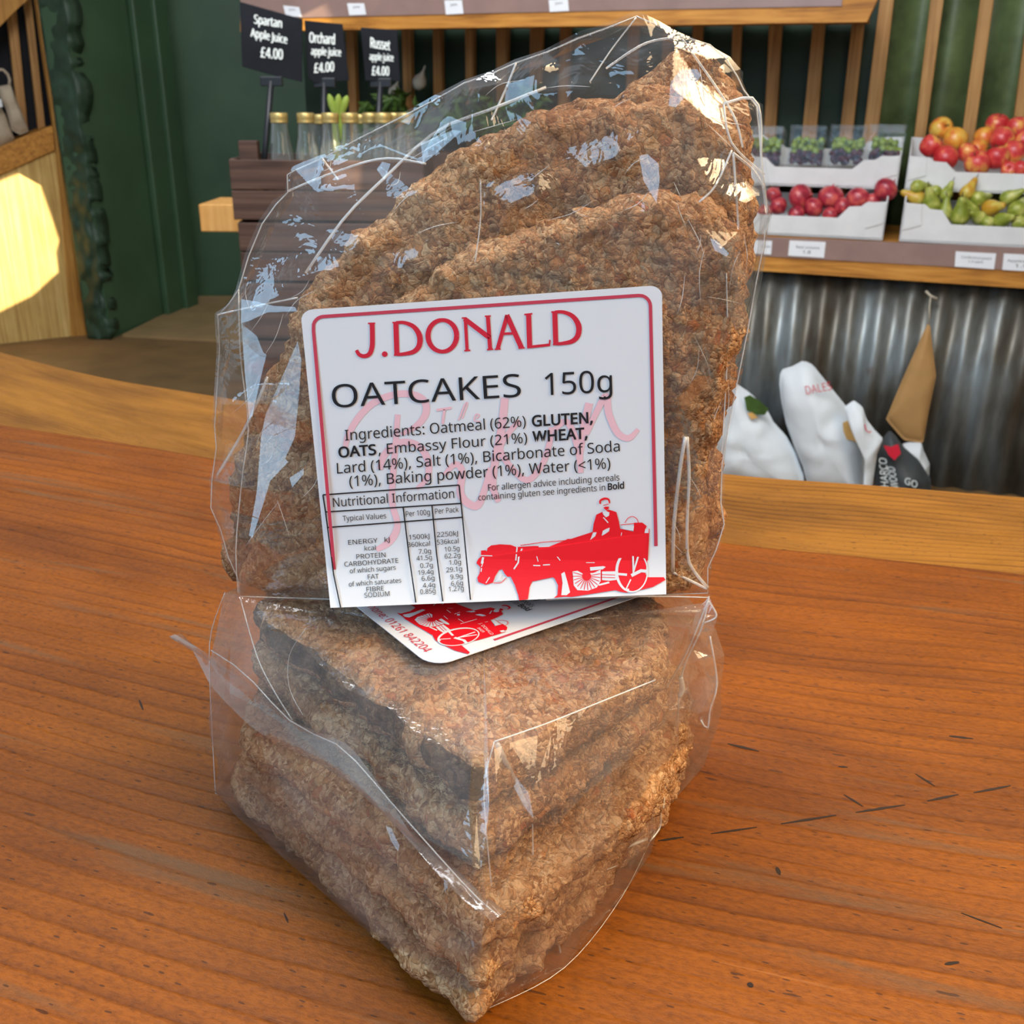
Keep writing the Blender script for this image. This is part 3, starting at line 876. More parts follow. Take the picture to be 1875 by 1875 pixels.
def upv(x):
    t = max(0, min(1, (x - 575) / 640)); a = V((-50, -545)).normalized(); b = V((-8, -566)).normalized()
    return a.lerp(b, t)
inks = {}
k = inks['heading'] = Ink()
Z7 = (4.076, 630, 540)
k.stroke([(209, 212), (211, 300), (209, 385), (190, 440), (150, 457), (112, 445), (92, 412)], [36, 36, 36, 34, 30, 28, 24], 4)
k.stroke([(178, 213), (232, 211)], 11); k.disc((303, 442), 21)
for dx, dy, sc in ((0, 0, 1), (1186, -79, 1)):
    k.stroke([(386 + dx, 204 + dy), (394 + dx, 450 + dy)], 38)
    k.stroke([(360 + dx, 207 + dy), (400 + dx, 204 + dy)], 11); k.stroke([(372 + dx, 450 + dy), (410 + dx, 447 + dy)], 11)
    k.stroke([(388 + dx, 207 + dy), (450 + dx, 207 + dy), (520 + dx, 238 + dy), (563 + dx, 305 + dy), (560 + dx, 378 + dy), (520 + dx, 423 + dy), (450 + dx, 440 + dy), (394 + dx, 445 + dy)], [22, 26, 34, 42, 40, 34, 26, 22], 4)
ring = [(733 + 107 * math.cos(2 * math.pi * i / 32), 305 + 118 * math.sin(2 * math.pi * i / 32)) for i in range(33)]
k.stroke(ring, [28 + 10 * abs(math.cos(2 * math.pi * i / 32)) for i in range(33)])
k.stroke([(904, 172), (918, 415)], 24); k.stroke([(878, 173), (912, 171)], 11); k.stroke([(897, 416), (943, 413)], 11)
k.stroke([(898, 178), (1088, 322)], 36); k.stroke([(1073, 160), (1090, 408)], 30); k.stroke([(1050, 160), (1095, 157)], 11); k.stroke([(1066, 409), (1113, 405)], 11)
k.stroke([(1218, 150), (1146, 402)], 30); k.stroke([(1214, 150), (1324, 395)], 38); k.stroke([(1180, 290), (1280, 286)], 18)
k.stroke([(1124, 406), (1168, 403)], 11); k.stroke([(1301, 398), (1348, 394)], 11)
k.stroke([(1377, 143), (1385, 392)], 38); k.stroke([(1345, 147), (1405, 140)], 12); k.stroke([(1366, 390), (1536, 372)], 20); k.stroke([(1536, 335), (1532, 378)], 12)
k.xf(*Z7)
k = inks['border'] = Ink()
arc = lambda cx, cy, r, a0, a1: [(cx + r * math.cos(math.radians(a0 + (a1 - a0) * i / 6)), cy + r * math.sin(math.radians(a0 + (a1 - a0) * i / 6))) for i in range(7)]
k.stroke([(612, 1043), (574, 606)] + arc(593, 599, 19.5, 180, 268)[1:] + [(1169, 541)] + arc(1171, 561, 20, 270, 356)[1:] + [(1201, 1000)], 6.2)
k = inks['script'] = Ink()
for pl, w in (([(130, 410), (150, 330), (210, 230), (300, 145), (430, 98), (540, 108), (590, 150), (590, 215), (540, 280), (450, 330)], [30, 36, 40, 40, 40, 40, 42, 42, 36, 20]),
              ([(432, 215), (418, 400), (405, 560), (400, 720), (430, 840), (410, 910), (370, 955), (310, 990)], [30, 34, 36, 36, 36, 42, 42, 26]),
              ([(330, 530), (360, 440), (450, 375), (550, 395), (605, 480), (600, 580), (540, 640)], [34, 40, 40, 40, 40, 36, 20]),
              ([(700, 560), (760, 500), (800, 540), (790, 660), (830, 720), (890, 735), (930, 640), (960, 520)], [24, 36, 40, 44, 46, 44, 36, 26]),
              ([(1045, 120), (1025, 300), (990, 480), (975, 620), (1010, 715)], [44, 46, 44, 42, 30]),
              ([(1130, 250), (1060, 330), (1020, 420), (1100, 540), (1180, 590), (1260, 500), (1300, 380), (1310, 290)], [30, 34, 34, 36, 36, 34, 34, 30]),
              ([(1300, 330), (1390, 255), (1440, 330), (1470, 440), (1480, 550)], [30, 36, 40, 40, 30]),
              ([(1528, 150), (1495, 300), (1470, 470)], [44, 44, 36]),
              ([(1510, 330), (1580, 180), (1625, 110), (1640, 210), (1690, 320), (1755, 350), (1808, 300)], [30, 36, 42, 40, 40, 36, 22]),
              ([(655, 190), (740, 178)], 15), ([(700, 185), (688, 270)], 15), ([(780, 250), (815, 160), (830, 155), (800, 240)], 9), ([(880, 240), (900, 220), (880, 215), (870, 250), (905, 255)], 8)):
    k.stroke(pl, w, 5)
k.xf(3.125, 590, 690)
k = inks['lettering'] = Ink()
def tx(body, L, R, cap, bold=False, z=(2.679, 540, 500)):
    L = (L[0] / z[0] + z[1], L[1] / z[0] + z[2]); R = (R[0] / z[0] + z[1], R[1] / z[0] + z[2])
    k.text(body, L, R, cap / z[0], upv((L[0] + R[0]) / 2), bold)
tx('OATCAKES', (185, 661), (1110, 606), 112); tx('150g', (1228, 600), (1557, 582), 108)
tx('Ingredients: Oatmeal (62%)', (247, 822), (1133, 752), 52); tx('GLUTEN,', (1163, 752), (1462, 734), 52, True)
tx('OATS', (215, 905), (400, 890), 50, True); tx(', Embassy Flour (21%)', (410, 890), (1140, 832), 50); tx('WHEAT,', (1165, 830), (1436, 810), 52, True)
tx('Lard (14%), Salt (1%), Bicarbonate of Soda', (207, 984), (1594, 874), 52)
tx('(1%), Baking powder (1%), Water (<1%)', (268, 1048), (1548, 958), 52)
tx('For allergen advice including cereals', (948, 1068), (1592, 1017), 31); tx('containing gluten see ingredients in', (900, 1116), (1522, 1066), 30); tx('Bold', (1535, 1064), (1615, 1056), 31, True)
tx('Nutritional Information', (188, 1148), (782, 1103), 44)
tx('Typical Values', (235, 1217), (448, 1203), 26); tx('Per 100g', (545, 1195), (662, 1185), 26); tx('Per Pack', (688, 1182), (803, 1172), 26)
for b, L, R in (('ENERGY   kJ', (262, 1333), (465, 1318)), ('kcal', (342, 1362), (397, 1358)), ('PROTEIN', (302, 1403), (445, 1393)), ('CARBOHYDRATE', (243, 1440), (508, 1421)),
                ('of which sugars', (270, 1473), (495, 1455)), ('FAT', (358, 1502), (412, 1498)), ('of which saturates', (265, 1538), (522, 1518)), ('FIBRE', (352, 1563), (437, 1557)), ('SODIUM', (342, 1592), (465, 1583)),
                ('1500kJ', (560, 1308), (660, 1301)), ('360kcal', (553, 1345), (663, 1337)), ('7.0g', (607, 1378), (668, 1374)), ('41.5g', (597, 1411), (672, 1405)), ('0.7g', (615, 1447), (677, 1443)),
                ('19.4g', (605, 1481), (680, 1475)), ('6.6g', (622, 1510), (685, 1506)), ('4.4g', (628, 1544), (688, 1540)), ('0.85g', (615, 1575), (690, 1569)),
                ('2250kJ', (697, 1295), (800, 1288)), ('536kcal', (697, 1332), (803, 1325)), ('10.5g', (735, 1367), (808, 1361)), ('62.2g', (735, 1401), (812, 1394)), ('1.0g', (757, 1432), (815, 1428)),
                ('29.1g', (743, 1468), (820, 1461)), ('9.9g', (763, 1502), (823, 1497)), ('6.6g', (767, 1535), (825, 1530)), ('1.27g', (755, 1562), (828, 1557))):
    tx(b, L, R, 23)
z = lambda p: (p[0] / 2.679 + 540, p[1] / 2.679 + 500)
for pl in ([(137, 1088), (805, 1040)], [(137, 1088), (150, 1172), (160, 1248), (190, 1480), (224, 1640)], [(805, 1040), (822, 1200), (861, 1603)], [(150, 1172), (813, 1130)], [(160, 1248), (820, 1198)],
           [(531, 1150), (560, 1390), (593, 1616)], [(672, 1140), (695, 1380), (725, 1610)]):
    k.stroke([z(p) for p in pl], 2.4)
ZC = (5.0676, 860, 900)
k = inks['horse_drawing'] = Ink()
k.poly([(62, 665), (80, 625), (105, 605), (105, 548), (145, 545), (160, 556), (165, 525), (200, 500), (280, 490), (380, 495), (430, 515), (600, 505), (740, 510), (880, 455), (910, 440), (940, 440), (1000, 420), (1140, 375), (1150, 300), (1175, 215), (1225, 192), (1290, 168),
        (1360, 190), (1385, 280), (1395, 345), (1420, 350), (1520, 372), (1525, 290), (1600, 288), (1642, 320), (1622, 385), (1660, 385), (1648, 640), (1630, 760), (1650, 795), (1800, 795), (1818, 820), (1700, 885), (1600, 910), (1450, 938), (1400, 930), (1350, 915), (945, 978),
        (880, 975), (780, 987), (815, 960), (820, 870), (790, 810), (770, 795), (580, 835), (555, 890), (540, 1000), (460, 1010), (450, 960), (420, 870), (380, 790), (350, 790), (330, 770), (300, 720), (270, 730), (235, 790), (215, 845), (150, 865), (80, 840), (70, 800), (92, 760), (98, 700)])
k.stroke([(1212, 115), (1212, 85), (1250, 66), (1288, 74), (1298, 110)], [14, 18, 20, 18, 10], 4)
k.stroke([(1238, 128), (1290, 116)], 6); k.poly([(1240, 150), (1262, 140), (1292, 140), (1290, 160), (1268, 175)])
k.stroke([(1440, 292), (1468, 248), (1510, 232), (1548, 252), (1566, 290)], 6, 4); k.stroke([(220, 848), (290, 845), (340, 800)], 6, 4)
k.stroke([(470, 500), (680, 470), (885, 455)], 6); k.stroke([(1400, 310), (1540, 295)], 6); k.stroke([(1665, 345), (1650, 640)], 7)
k.xf(*ZC)
k = inks['drawing_highlight'] = Ink()
k.poly([(850, 762), (880, 745), (905, 830), (932, 935), (900, 962), (850, 962), (862, 850)])
k.poly([(955, 742), (1000, 735), (1050, 762), (1150, 755), (1215, 725), (1215, 830), (1180, 890), (1100, 920), (1000, 915), (965, 870)])
k.poly([(1115, 702), (1240, 692), (1262, 700), (1235, 722), (1120, 735)]); k.poly([(1228, 742), (1360, 740), (1362, 820), (1300, 828), (1228, 822)])
k.poly([(1195, 860), (1290, 835), (1300, 850), (1200, 875)])
k.poly([(1420, 312), (1525, 318), (1520, 365), (1420, 348)]); k.poly([(1630, 345), (1662, 350), (1660, 385), (1622, 385)])
k.poly([(1225, 410), (1235, 365), (1270, 345), (1300, 335), (1292, 370), (1250, 398)]); k.poly([(1118, 450), (1145, 380), (1178, 378), (1165, 415)])
k.poly([(1232, 190), (1262, 178), (1298, 195), (1292, 225), (1265, 240), (1240, 215)])
k.stroke([(1240, 240), (1285, 290)], 10)
el = [(1507 + 143 * math.cos(2 * math.pi * i / 40), 740 + 190 * math.sin(2 * math.pi * i / 40)) for i in range(41)]
k.stroke(el, [12 + 14 * max(0, -math.cos(2 * math.pi * i / 40)) for i in range(41)])
for pl, w in (([(1515, 575), (1520, 760)], 16), ([(1568, 588), (1518, 750)], 16), ([(1370, 765), (1460, 772)], 22), ([(1450, 908), (1495, 815)], 12), ([(1500, 780), (1590, 735), (1645, 740)], 30),
              ([(440, 515), (428, 640)], 12), ([(485, 530), (455, 610), (450, 660), (410, 720)], 14), ([(615, 575), (635, 650)], 8), ([(590, 686), (655, 688)], 10), ([(680, 682), (745, 678)], 10),
              ([(750, 520), (790, 575)], 22), ([(790, 575), (840, 640)], 8), ([(825, 510), (865, 560)], 14), ([(640, 512), (740, 508)], 10), ([(100, 594), (210, 597)], 8), ([(125, 610), (112, 670)], 20), ([(128, 650), (108, 700)], 8),
              ([(110, 710), (105, 745)], 10), ([(185, 795), (150, 850)], 8), ([(290, 770), (255, 835), (300, 810)], 26), ([(1310, 440), (1305, 610)], 8), ([(1100, 500), (1105, 560)], 8), ([(1125, 530), (1150, 545)], 26),
              ([(990, 580), (1060, 578)], 6), ([(1080, 660), (1160, 660)], 6), ([(1210, 580), (1290, 570)], 6), ([(960, 560), (990, 520)], 6), ([(1410, 380), (1405, 410)], 6), ([(1450, 910), (1480, 908)], 14)):
    k.stroke(pl, w)
n0 = len(k.v); k.text('J. DONALD', (1392, 468), (1645, 488), 32, (0.05, -1)); k.text('BAKER', (1463, 528), (1562, 530), 30, (0.02, -1))
k.xf(*ZC)
k = inks['wheel_spoke'] = Ink()
k.disc((1085, 785), 42)
for i in range(14):
    a = math.radians(-10 + i * 205 / 13); k.stroke([(1085, 785), (1085 + 128 * math.cos(a), 785 + 130 * math.sin(a))], 7)
for yy in (770, 795): k.stroke([(1225, yy), (1350, yy + 5)], 6)
k.xf(*ZC)
LAYERS = (('script', 'pink', 'pale pink handwritten logo'), ('border', 'border', 'red rule round the edge of the label'), ('heading', 'red', 'red serif lettering'), ('lettering', 'black', 'black printed text and table'),
          ('horse_drawing', 'red2', 'red picture of a horse and cart with a driver'), ('drawing_highlight', 'label', None), ('wheel_spoke', 'red2', None))
label = label_mesh(lab_fn(0), bag_t); label['label'] = 'white printed paper label'
for i, (nm, mt, lb) in enumerate(LAYERS):
    o = inks[nm].build(nm, M[mt], lab_fn(.00012 + .00006 * i), label)
    o.matrix_parent_inverse = Matrix.Identity(4)
    if lb: o['label'] = lb

# ---- bottom bag
bag_b = empty('cellophane_bag', (0, .27, 0), 'clear cellophane bag lying flat on the counter under the upright bag', 'bag', 'bags of oatcakes')
def ringp(px, z, back):
    return [G(x, y, z) for x, y in px] + [V((x, y, z)) for x, y in back]
rings = [
    ringp([(394, 1448), (430, 1492), (520, 1572), (640, 1678), (760, 1780), (868, 1856), (886, 1850), (930, 1828), (1030, 1775), (1085, 1712), (1140, 1640), (1192, 1562), (1212, 1490)], .0006, [(.066, .29), (.05, .325), (.0, .345), (-.05, .345), (-.088, .325)]),
    ringp([(392, 1400), (430, 1440), (520, 1525), (640, 1630), (765, 1735), (866, 1800), (888, 1795), (930, 1765), (1020, 1715), (1100, 1640), (1160, 1560), (1200, 1490), (1216, 1420)], .015, [(.068, .29), (.05, .325), (.0, .345), (-.05, .345), (-.088, .325)]),
    ringp([(388, 1320), (430, 1365), (520, 1450), (640, 1558), (770, 1655), (868, 1710), (890, 1706), (930, 1680), (1020, 1620), (1110, 1540), (1175, 1460), (1222, 1390), (1240, 1335)], .034, [(.068, .285), (.05, .32), (.0, .34), (-.05, .34), (-.085, .32)]),
    ringp([(386, 1220), (432, 1262), (520, 1330), (640, 1430), (770, 1530), (866, 1585), (890, 1580), (930, 1552), (1010, 1500), (1110, 1420), (1190, 1345), (1240, 1290), (1262, 1250)], .053, [(.064, .275), (.05, .31), (.0, .33), (-.05, .33), (-.08, .31)]),
    ringp([(420, 1090), (470, 1120), (545, 1175), (650, 1255), (780, 1340), (872, 1388), (892, 1384), (940, 1360), (1010, 1320), (1110, 1265), (1200, 1205), (1250, 1150), (1280, 1105)], .0712, [(.056, .27), (.045, .30), (.0, .315), (-.045, .315), (-.075, .30)]),
]
def film_rings(rings, jit, per=2):
    n = len(rings[0]); vs = []; rr = []
    random.seed(5)
    full = []
    for a, b in zip(rings, rings[1:]):
        for k in range(per): full.append([p.lerp(q, k / per) for p, q in zip(a, b)])
    full.append(rings[-1])
    for j, r in enumerate(full):
        row = []
        for i in range(n):
            p = r[i]; q = r[(i + 1) % n]
            row += [p, p.lerp(q, .5)]
        c = sum(row, V()) / len(row)
        for i, p in enumerate(row):
            out = (p - c); out.z = 0; out.normalize()
            a = 0 if j == 0 else jit
            row[i] = p + out * random.uniform(-a * .5, a) + UP * random.uniform(-a, a) * .8 + V((-out.y, out.x, 0)) * random.uniform(-a, a) * .9
        rr.append(row)
    c = sum(rr[-1], V()) / len(rr[-1])
    for t in (.66, .33):
        rr.append([V((c.x + (p.x - c.x) * t, c.y + (p.y - c.y) * t, .0722 + random.uniform(-.0003, .0009))) for p in rr[4 * per]])
    m = len(rr[0])
    for row in rr: vs += row
    fs = []
    for j in range(len(rr) - 1):
        for i in range(m):
            a, b, c2, d2 = j * m + i, j * m + (i + 1) % m, (j + 1) * m + (i + 1) % m, (j + 1) * m + i
            fs += [[a, b, c2], [a, c2, d2]] if random.random() < .5 else [[a, b, d2], [b, c2, d2]]
    vs.append(V((c.x, c.y, .0725))); L = len(vs) - 1; o = (len(rr) - 1) * m
    fs += [[o + i, o + (i + 1) % m, L] for i in range(m)]
    return vs, fs
v, f = film_rings(rings, .0018)
film = mesh('bag_film', v, f, M['film_b'], bag_b); crumple_bevel(film, .0006)
fix_normals(film)
# pixel -> just outside the left and right faces of the bottom bag
LBa, LBb = G(394, 1448, 0), G(868, 1856, 0); lfn = V((LBb.y - LBa.y, -(LBb.x - LBa.x), 0)).normalized()
if lfn.y > 0: lfn = -lfn
def LFACE(o): return lambda x, y: PL(x, y, LBa + lfn * o, (lfn + UP * .12).normalized())
RBa, RBb = G(886, 1850, 0), G(1192, 1562, 0); rfn = V((RBb.y - RBa.y, -(RBb.x - RBa.x), 0)).normalized()
if rfn.y > 0: rfn = -rfn
def RFACE(o): return lambda x, y: PL(x, y, RBa + rfn * o, (rfn + UP * .10).normalized())
# folded seam flap running diagonally over the left face
fu = resample([V(p) for p in [(320, 1161), (387, 1191), (448, 1233), (499, 1281), (538, 1326), (627, 1370), (662, 1412), (736, 1492), (794, 1559), (860, 1630), (914, 1678)]], 40, False)
fl = resample([V(p) for p in [(322, 1164), (345, 1192), (387, 1252), (480, 1332), (586, 1402), (659, 1454), (704, 1508), (768, 1560), (830, 1612), (880, 1655), (912, 1680)]], 40, False)
vs = []; fs = []; q = LFACE(.004)
for i in range(40):
    for j in range(5):
        p = fu[i].lerp(fl[i], j / 4); w = q(p.x, p.y); vs.append(w + lfn * (.0022 * math.sin(j * 1.3 + i * .25)))
fs = [[i * 5 + j, (i + 1) * 5 + j, (i + 1) * 5 + j + 1, i * 5 + j + 1] for i in range(39) for j in range(4)]
o = mesh('seam_flap', vs, fs, M['film_flap'], bag_b, True); o['label'] = 'cloudy doubled seam flap'
# loose tail of film at the right
tail = [(1298, 1092), (1312, 1128), (1300, 1160), (1306, 1200), (1313, 1250), (1304, 1300), (1297, 1338), (1278, 1322), (1255, 1296), (1240, 1340), (1222, 1300), (1236, 1230), (1262, 1160), (1280, 1120)]
random.seed(3)
pt = scatter(tail, 24, 24); v2, f = delaunay(tail, pt)
o = mesh('loose_film', [Y(p.x, p.y, .262 + random.uniform(-.004, .004)) for p in v2], f, M['film_b'], bag_b); crumple_bevel(o, .0004)
mb = MB()
Q = LFACE(.003); Rq = RFACE(.003); Tq = lambda x, y: G(x, y, .0745); Yq = lambda x, y: Y(x, y, .262)
for pl, w, fn in (([(387, 1191), (448, 1233), (538, 1326), (627, 1370), (736, 1492), (860, 1630), (914, 1678)], .00022, LFACE(.0062)), ([(440, 1095), (470, 1200), (500, 1262), (535, 1318)], .0002, Q),
                  ([(394, 1448), (388, 1330), (384, 1240), (386, 1160), (412, 1085)], .00015, Q), ([(560, 1150), (530, 1200), (530, 1260), (555, 1310)], .0001, Q),
                  ([(868, 1856), (700, 1716), (520, 1572), (394, 1452)], .00028, LFACE(.0005)), ([(905, 1358), (889, 1420), (886, 1460), (892, 1540), (902, 1640), (908, 1680)], .0002, Rq),
                  ([(905, 1358), (1000, 1325), (1100, 1285), (1200, 1245)], .0002, Tq), ([(910, 1362), (940, 1425), (960, 1470), (975, 1505)], .0007, Rq), ([(975, 1505), (976, 1580), (975, 1640)], .0002, Rq),
                  ([(990, 1618), (1060, 1590), (1130, 1558), (1185, 1536)], .0005, Rq), ([(990, 1622), (1060, 1610), (1130, 1585)], .0002, Rq), ([(1000, 1622), (1180, 1450), (1215, 1400)], .0003, Rq),
                  ([(1130, 1470), (1190, 1455)], .0004, Rq), ([(1190, 1540), (1210, 1510), (1205, 1460)], .0003, Rq), ([(985, 1620), (990, 1680), (1020, 1720), (1028, 1762)], .0003, Rq), ([(886, 1850), (880, 1800), (868, 1740), (862, 1690)], .0004, RFACE(.0015)),
                  ([(886, 1850), (1030, 1775), (1140, 1640), (1212, 1490)], .00012, lambda x, y: G(x, y, .001)), ([(1215, 1480), (1225, 1390), (1243, 1340)], .00016, lambda x, y: G(x, y, .02)),
                  ([(1298, 1092), (1285, 1150), (1250, 1230), (1240, 1330)], .0003, Yq), ([(1296, 1100), (1260, 1190), (1220, 1260), (1185, 1320)], .0003, Yq), ([(1297, 1100), (1312, 1128), (1290, 1140)], .0003, Yq),
                  ([(1246, 1240), (1250, 1262), (1244, 1275)], .0008, Yq), ([(1215, 1330), (1224, 1352), (1238, 1345)], .0006, Yq), ([(1283, 1318), (1296, 1336), (1300, 1300), (1313, 1250), (1300, 1165)], .0003, Yq), ([(1296, 1094), (1180, 1092), (1000, 1098)], .0002, lambda x, y: Y(x, y, .2585))):
    strip(mb, resample(catmull([V((x, y)) for x, y in pl], 5, False), 16, False), w, fn)
mb.build('crease', M['film_fold_glint'], bag_b, True)
for px, fn in (([(706, 1512), (716, 1515), (730, 1545), (752, 1580), (742, 1580), (716, 1540)], LFACE(.003)), ([(812, 1610), (822, 1612), (832, 1640), (834, 1662), (824, 1660), (814, 1630)], LFACE(.003)),
               ([(912, 1362), (930, 1390), (950, 1430), (968, 1450), (978, 1500), (962, 1480), (940, 1440), (922, 1400)], Rq)):
    glint_facet(bag_b, px, fn, KEY)
# label on top of the bottom bag, seen upside down
lz = .0738
cBR = G(792, 1222, lz); ux = (cBR - G(650, 1108, lz)).normalized(); vx = (G(1190, 1090, lz) - cBR); vx = (vx - ux * vx.dot(ux)).normalized()
LW, LH = .093, .090
TLv, TRv, BRv, BLv = (V(p) for p in LBL)
def uv_of(p):       # inverse of the bilinear label frame
    u, w = .5, .5
    for _ in range(8):
        a = TLv.lerp(TRv, u); b = BLv.lerp(BRv, u); q = a.lerp(b, w); e = V((p.x, p.y)) - q
        du = (TRv - TLv).lerp(BRv - BLv, w); dv = b - a
        det = du.x * dv.y - du.y * dv.x
        u += (e.x * dv.y - e.y * dv.x) / det; w += (du.x * e.y - du.y * e.x) / det
    return u, w
def low_lab(o):
    def fn(p):
        u, w = uv_of(p)
        q = cBR - ux * (LW * (1 - u)) + vx * (LH * (1 - w) + .007)
        return q + UP * (o)
    return fn
c = [(0, -.007), (1 - .06, -.007), (1, .0), (1, .95), (.95, 1), (0, 1)]
poly = []
lw = lambda a, b: cBR - ux * (LW * (1 - a)) + vx * b
sheet = [lw(0, .0)] + [lw(.93, .0)] + [lw(.93 + .07 * math.sin(math.radians(t)), .006 * (1 - math.cos(math.radians(t)))) for t in (15, 30, 45, 60, 75, 90)] + [lw(1, LH), lw(0, LH)]
mb = MB(); mb.poly(sheet, UP * -.0002)
label2 = mb.build('label', M['label'], bag_b); label2['label'] = 'white printed label seen upside down'
for i, nm in enumerate(('border', 'lettering', 'horse_drawing', 'drawing_highlight', 'wheel_spoke')):
    o = inks[nm].build(nm, M[dict((a, b) for a, b, _ in LAYERS)[nm]], low_lab(.00012 + .00006 * i), label2)
    o.matrix_parent_inverse = Matrix.Identity(4)
tl_, tr_ = ((G(x, y, lz) - lw(0, 0)).dot(ux) / LW for x, y in ((632, 1096), (776, 1196)))
k = Ink(); k.text('Telephone: 01261 842204', (tl_, .0022), (tr_, .0022), .0026, (0, 1))
o = k.build('phone_number', M['red'], lambda p: lw(p.x, p.y) + UP * .0002, label2); o.matrix_parent_inverse = Matrix.Identity(4)

# ================================================================== PRODUCE DISPLAY
def trap(mb, px, off, thick):
    """pixel polygon standing in the wall frame at depth off, given real thickness"""
    mb.poly([T(x, y, off) for x, y in px], -WN * thick)
shelf = empty('produce_shelf', W(.4, -.25, FLOOR), 'long pine shelf unit with price rails holding fruit trays along the back wall', 'shelf')
ZT = T(1617, 441, -.02).z
s0, s1 = SZ(930, 440)[0], 1.75
mb = MB(); mb.box(W(s0, -.02, ZT - .028), WA * (s1 - s0), -WN * .5, UP * .026); mb.build('shelf_board', M['pine_x'], shelf)
mb = MB(); trap(mb, [(930, 412), (930, 447), (1398, 469), (1875, 496), (1990, 502), (1990, 460), (1875, 454), (1398, 434)], .0, .012); mb.build('price_rail', M['rail'], shelf)
mb = MB(); trap(mb, [(930, 447), (930, 472), (1393, 496), (1875, 528), (1990, 536), (1990, 502), (1875, 496), (1398, 469)], -.004, .04); mb.build('fascia_board', M['pine_x'], shelf)
mb = MB()
for s in (s0 + .02, s1 - .06): mb.box(W(s, -.42, FLOOR), WA * .05, WN * .05, UP * (ZT - .03 - FLOOR)); mb.build('leg', M['pine'], shelf); mb = MB()
top = empty('produce_shelf', W(.0, -.2, .5), 'upper pine shelf with mauve price rail above the slatted back', 'shelf')
mb = MB(); trap(mb, [(440, -40), (440, 35), (900, 24), (1275, 16), (1541, 11), (1548, -40)], .0, .012); mb.build('price_rail', M['rail'], top)
mb = MB(); trap(mb, [(440, 35), (440, 58), (900, 50), (1275, 45), (1587, 40), (1606, 0), (1622, -40), (1548, -40), (1541, 11), (1275, 16), (900, 24)], -.004, .05); mb.build('fascia_board', M['pine_x'], top)
zz = T(1000, 40, 0).z; sa, sb = SZ(450, 40)[0], SZ(1580, 30)[0]
mb = MB(); mb.box(W(sa, -.06, zz + .01), WA * (sb - sa), -WN * .40, UP * .03); mb.build('shelf_board', M['pine_x'], top)

rack = empty('slatted_rack', W(.5, -.5, FLOOR), 'upright pine slats fixed in front of the dark green wall behind the fruit', 'rack')
SLOFF = -.47
def slat(xl0, xr0, y0, xl1, xr1, y1):
    pts = []
    for xa, xb in ((xl0, xl1), (xr0, xr1)):
        a, b = T(xa, y0, SLOFF), T(xb, y1, SLOFF)
        f = lambda z: a + (b - a) * ((z - a.z) / (b.z - a.z))
        pts.append((f(.95), f(ZT + .0)))
    mb = MB(); mb.poly([pts[0][0], pts[1][0], pts[1][1], pts[0][1]], -WN * .03)
    mb.build('slat', M['pine'], rack, bevel=.003)
for sl in ((1341, 1358, 48, 1339, 1355, 120), (1408, 1432, 48, 1400, 1422, 211), (1488, 1511, 45, 1470, 1496, 230), (1560, 1583, 42, 1539, 1563, 230), (1611, 1637, 0, 1582, 1609, 232),
           (1704, 1728, 0, 1673, 1694, 256), (1795, 1820, 0, 1763, 1787, 235), (1885, 1910, 0, 1854, 1878, 235), (632, 648, 55, 638, 652, 187), (735, 752, 55, 738, 754, 180), (792, 808, 55, 793, 809, 160),
           (851, 867, 55, 852, 867, 160), (908, 930, 55, 908, 928, 150), (970, 993, 55, 969, 990, 150), (1025, 1044, 50, 1023, 1042, 120), (1150, 1170, 46, 1146, 1166, 150), (1214, 1232, 46, 1210, 1228, 150), (1268, 1287, 46, 1263, 1282, 150)):
    slat(*sl)
gs0, gs1 = SZ(560, 150, -.54)[0], SZ(1612, 100, -.54)[0]
mb = MB(); mb.box(W(gs0, -.53, FLOOR), WA * (gs1 - gs0), -WN * .02, UP * 2.2)
tag(mb.build('wall_panel', M['green_dark']), kind='structure')

def price_tag(px, plane, label, lines, group):
    pts = [plane(x, y) for x, y in px]
    n = (pts[1] - pts[0]).cross(pts[2] - pts[0]).normalized()
    if (CAM_O - pts[0]).dot(n) < 0: n = -n
    mb = MB(); mb.poly([p + n * .001 for p in pts], n * .0012)
    o = tag(mb.build('price_tag', M['tagcard']), label, 'price tag', group)
    k = Ink()
    ux, uy = pts[1] - pts[0], pts[3] - pts[0]
    for (u0, u1, v, c, body) in lines:
        k.text(body, (u0, v), (u1, v), c, (0, -1))
    if lines:
        k.build('handwriting', M['ink'], lambda p: pts[0] + ux * p.x + uy * p.y + n * .0026, o).matrix_parent_inverse = Matrix.Identity(4)
    return o
TF = lambda x, y: T(x, y, .0)
PG = 'price tags on the fruit shelf rail'
price_tag([(1372, 439), (1414, 441), (1412, 466), (1370, 464)], TF, 'small white price tag half hidden by the upright bag', [(.55, .95, .5, .18, 'onions')], PG)
price_tag([(1446, 440), (1512, 443), (1509, 472), (1443, 468)], TF, 'white price tag on the lower rail below the red onions', [(.2, .85, .48, .16, 'Red onions'), (.4, .62, .8, .2, '1.8')], PG)
price_tag([(1750, 460), (1824, 464), (1820, 493), (1748, 488)], TF, 'white price tag on the lower rail below the left part of the pears', [(.15, .9, .42, .15, 'Conference pears'), (.33, .7, .68, .15, '1.9 each')], PG)
price_tag([(1838, 464), (1915, 468), (1912, 498), (1835, 494)], TF, 'white price tag on the lower rail cut by the right picture edge', [(.1, .9, .48, .15, 'Apples loose'), (.3, .6, .8, .2, '1.9')], PG)
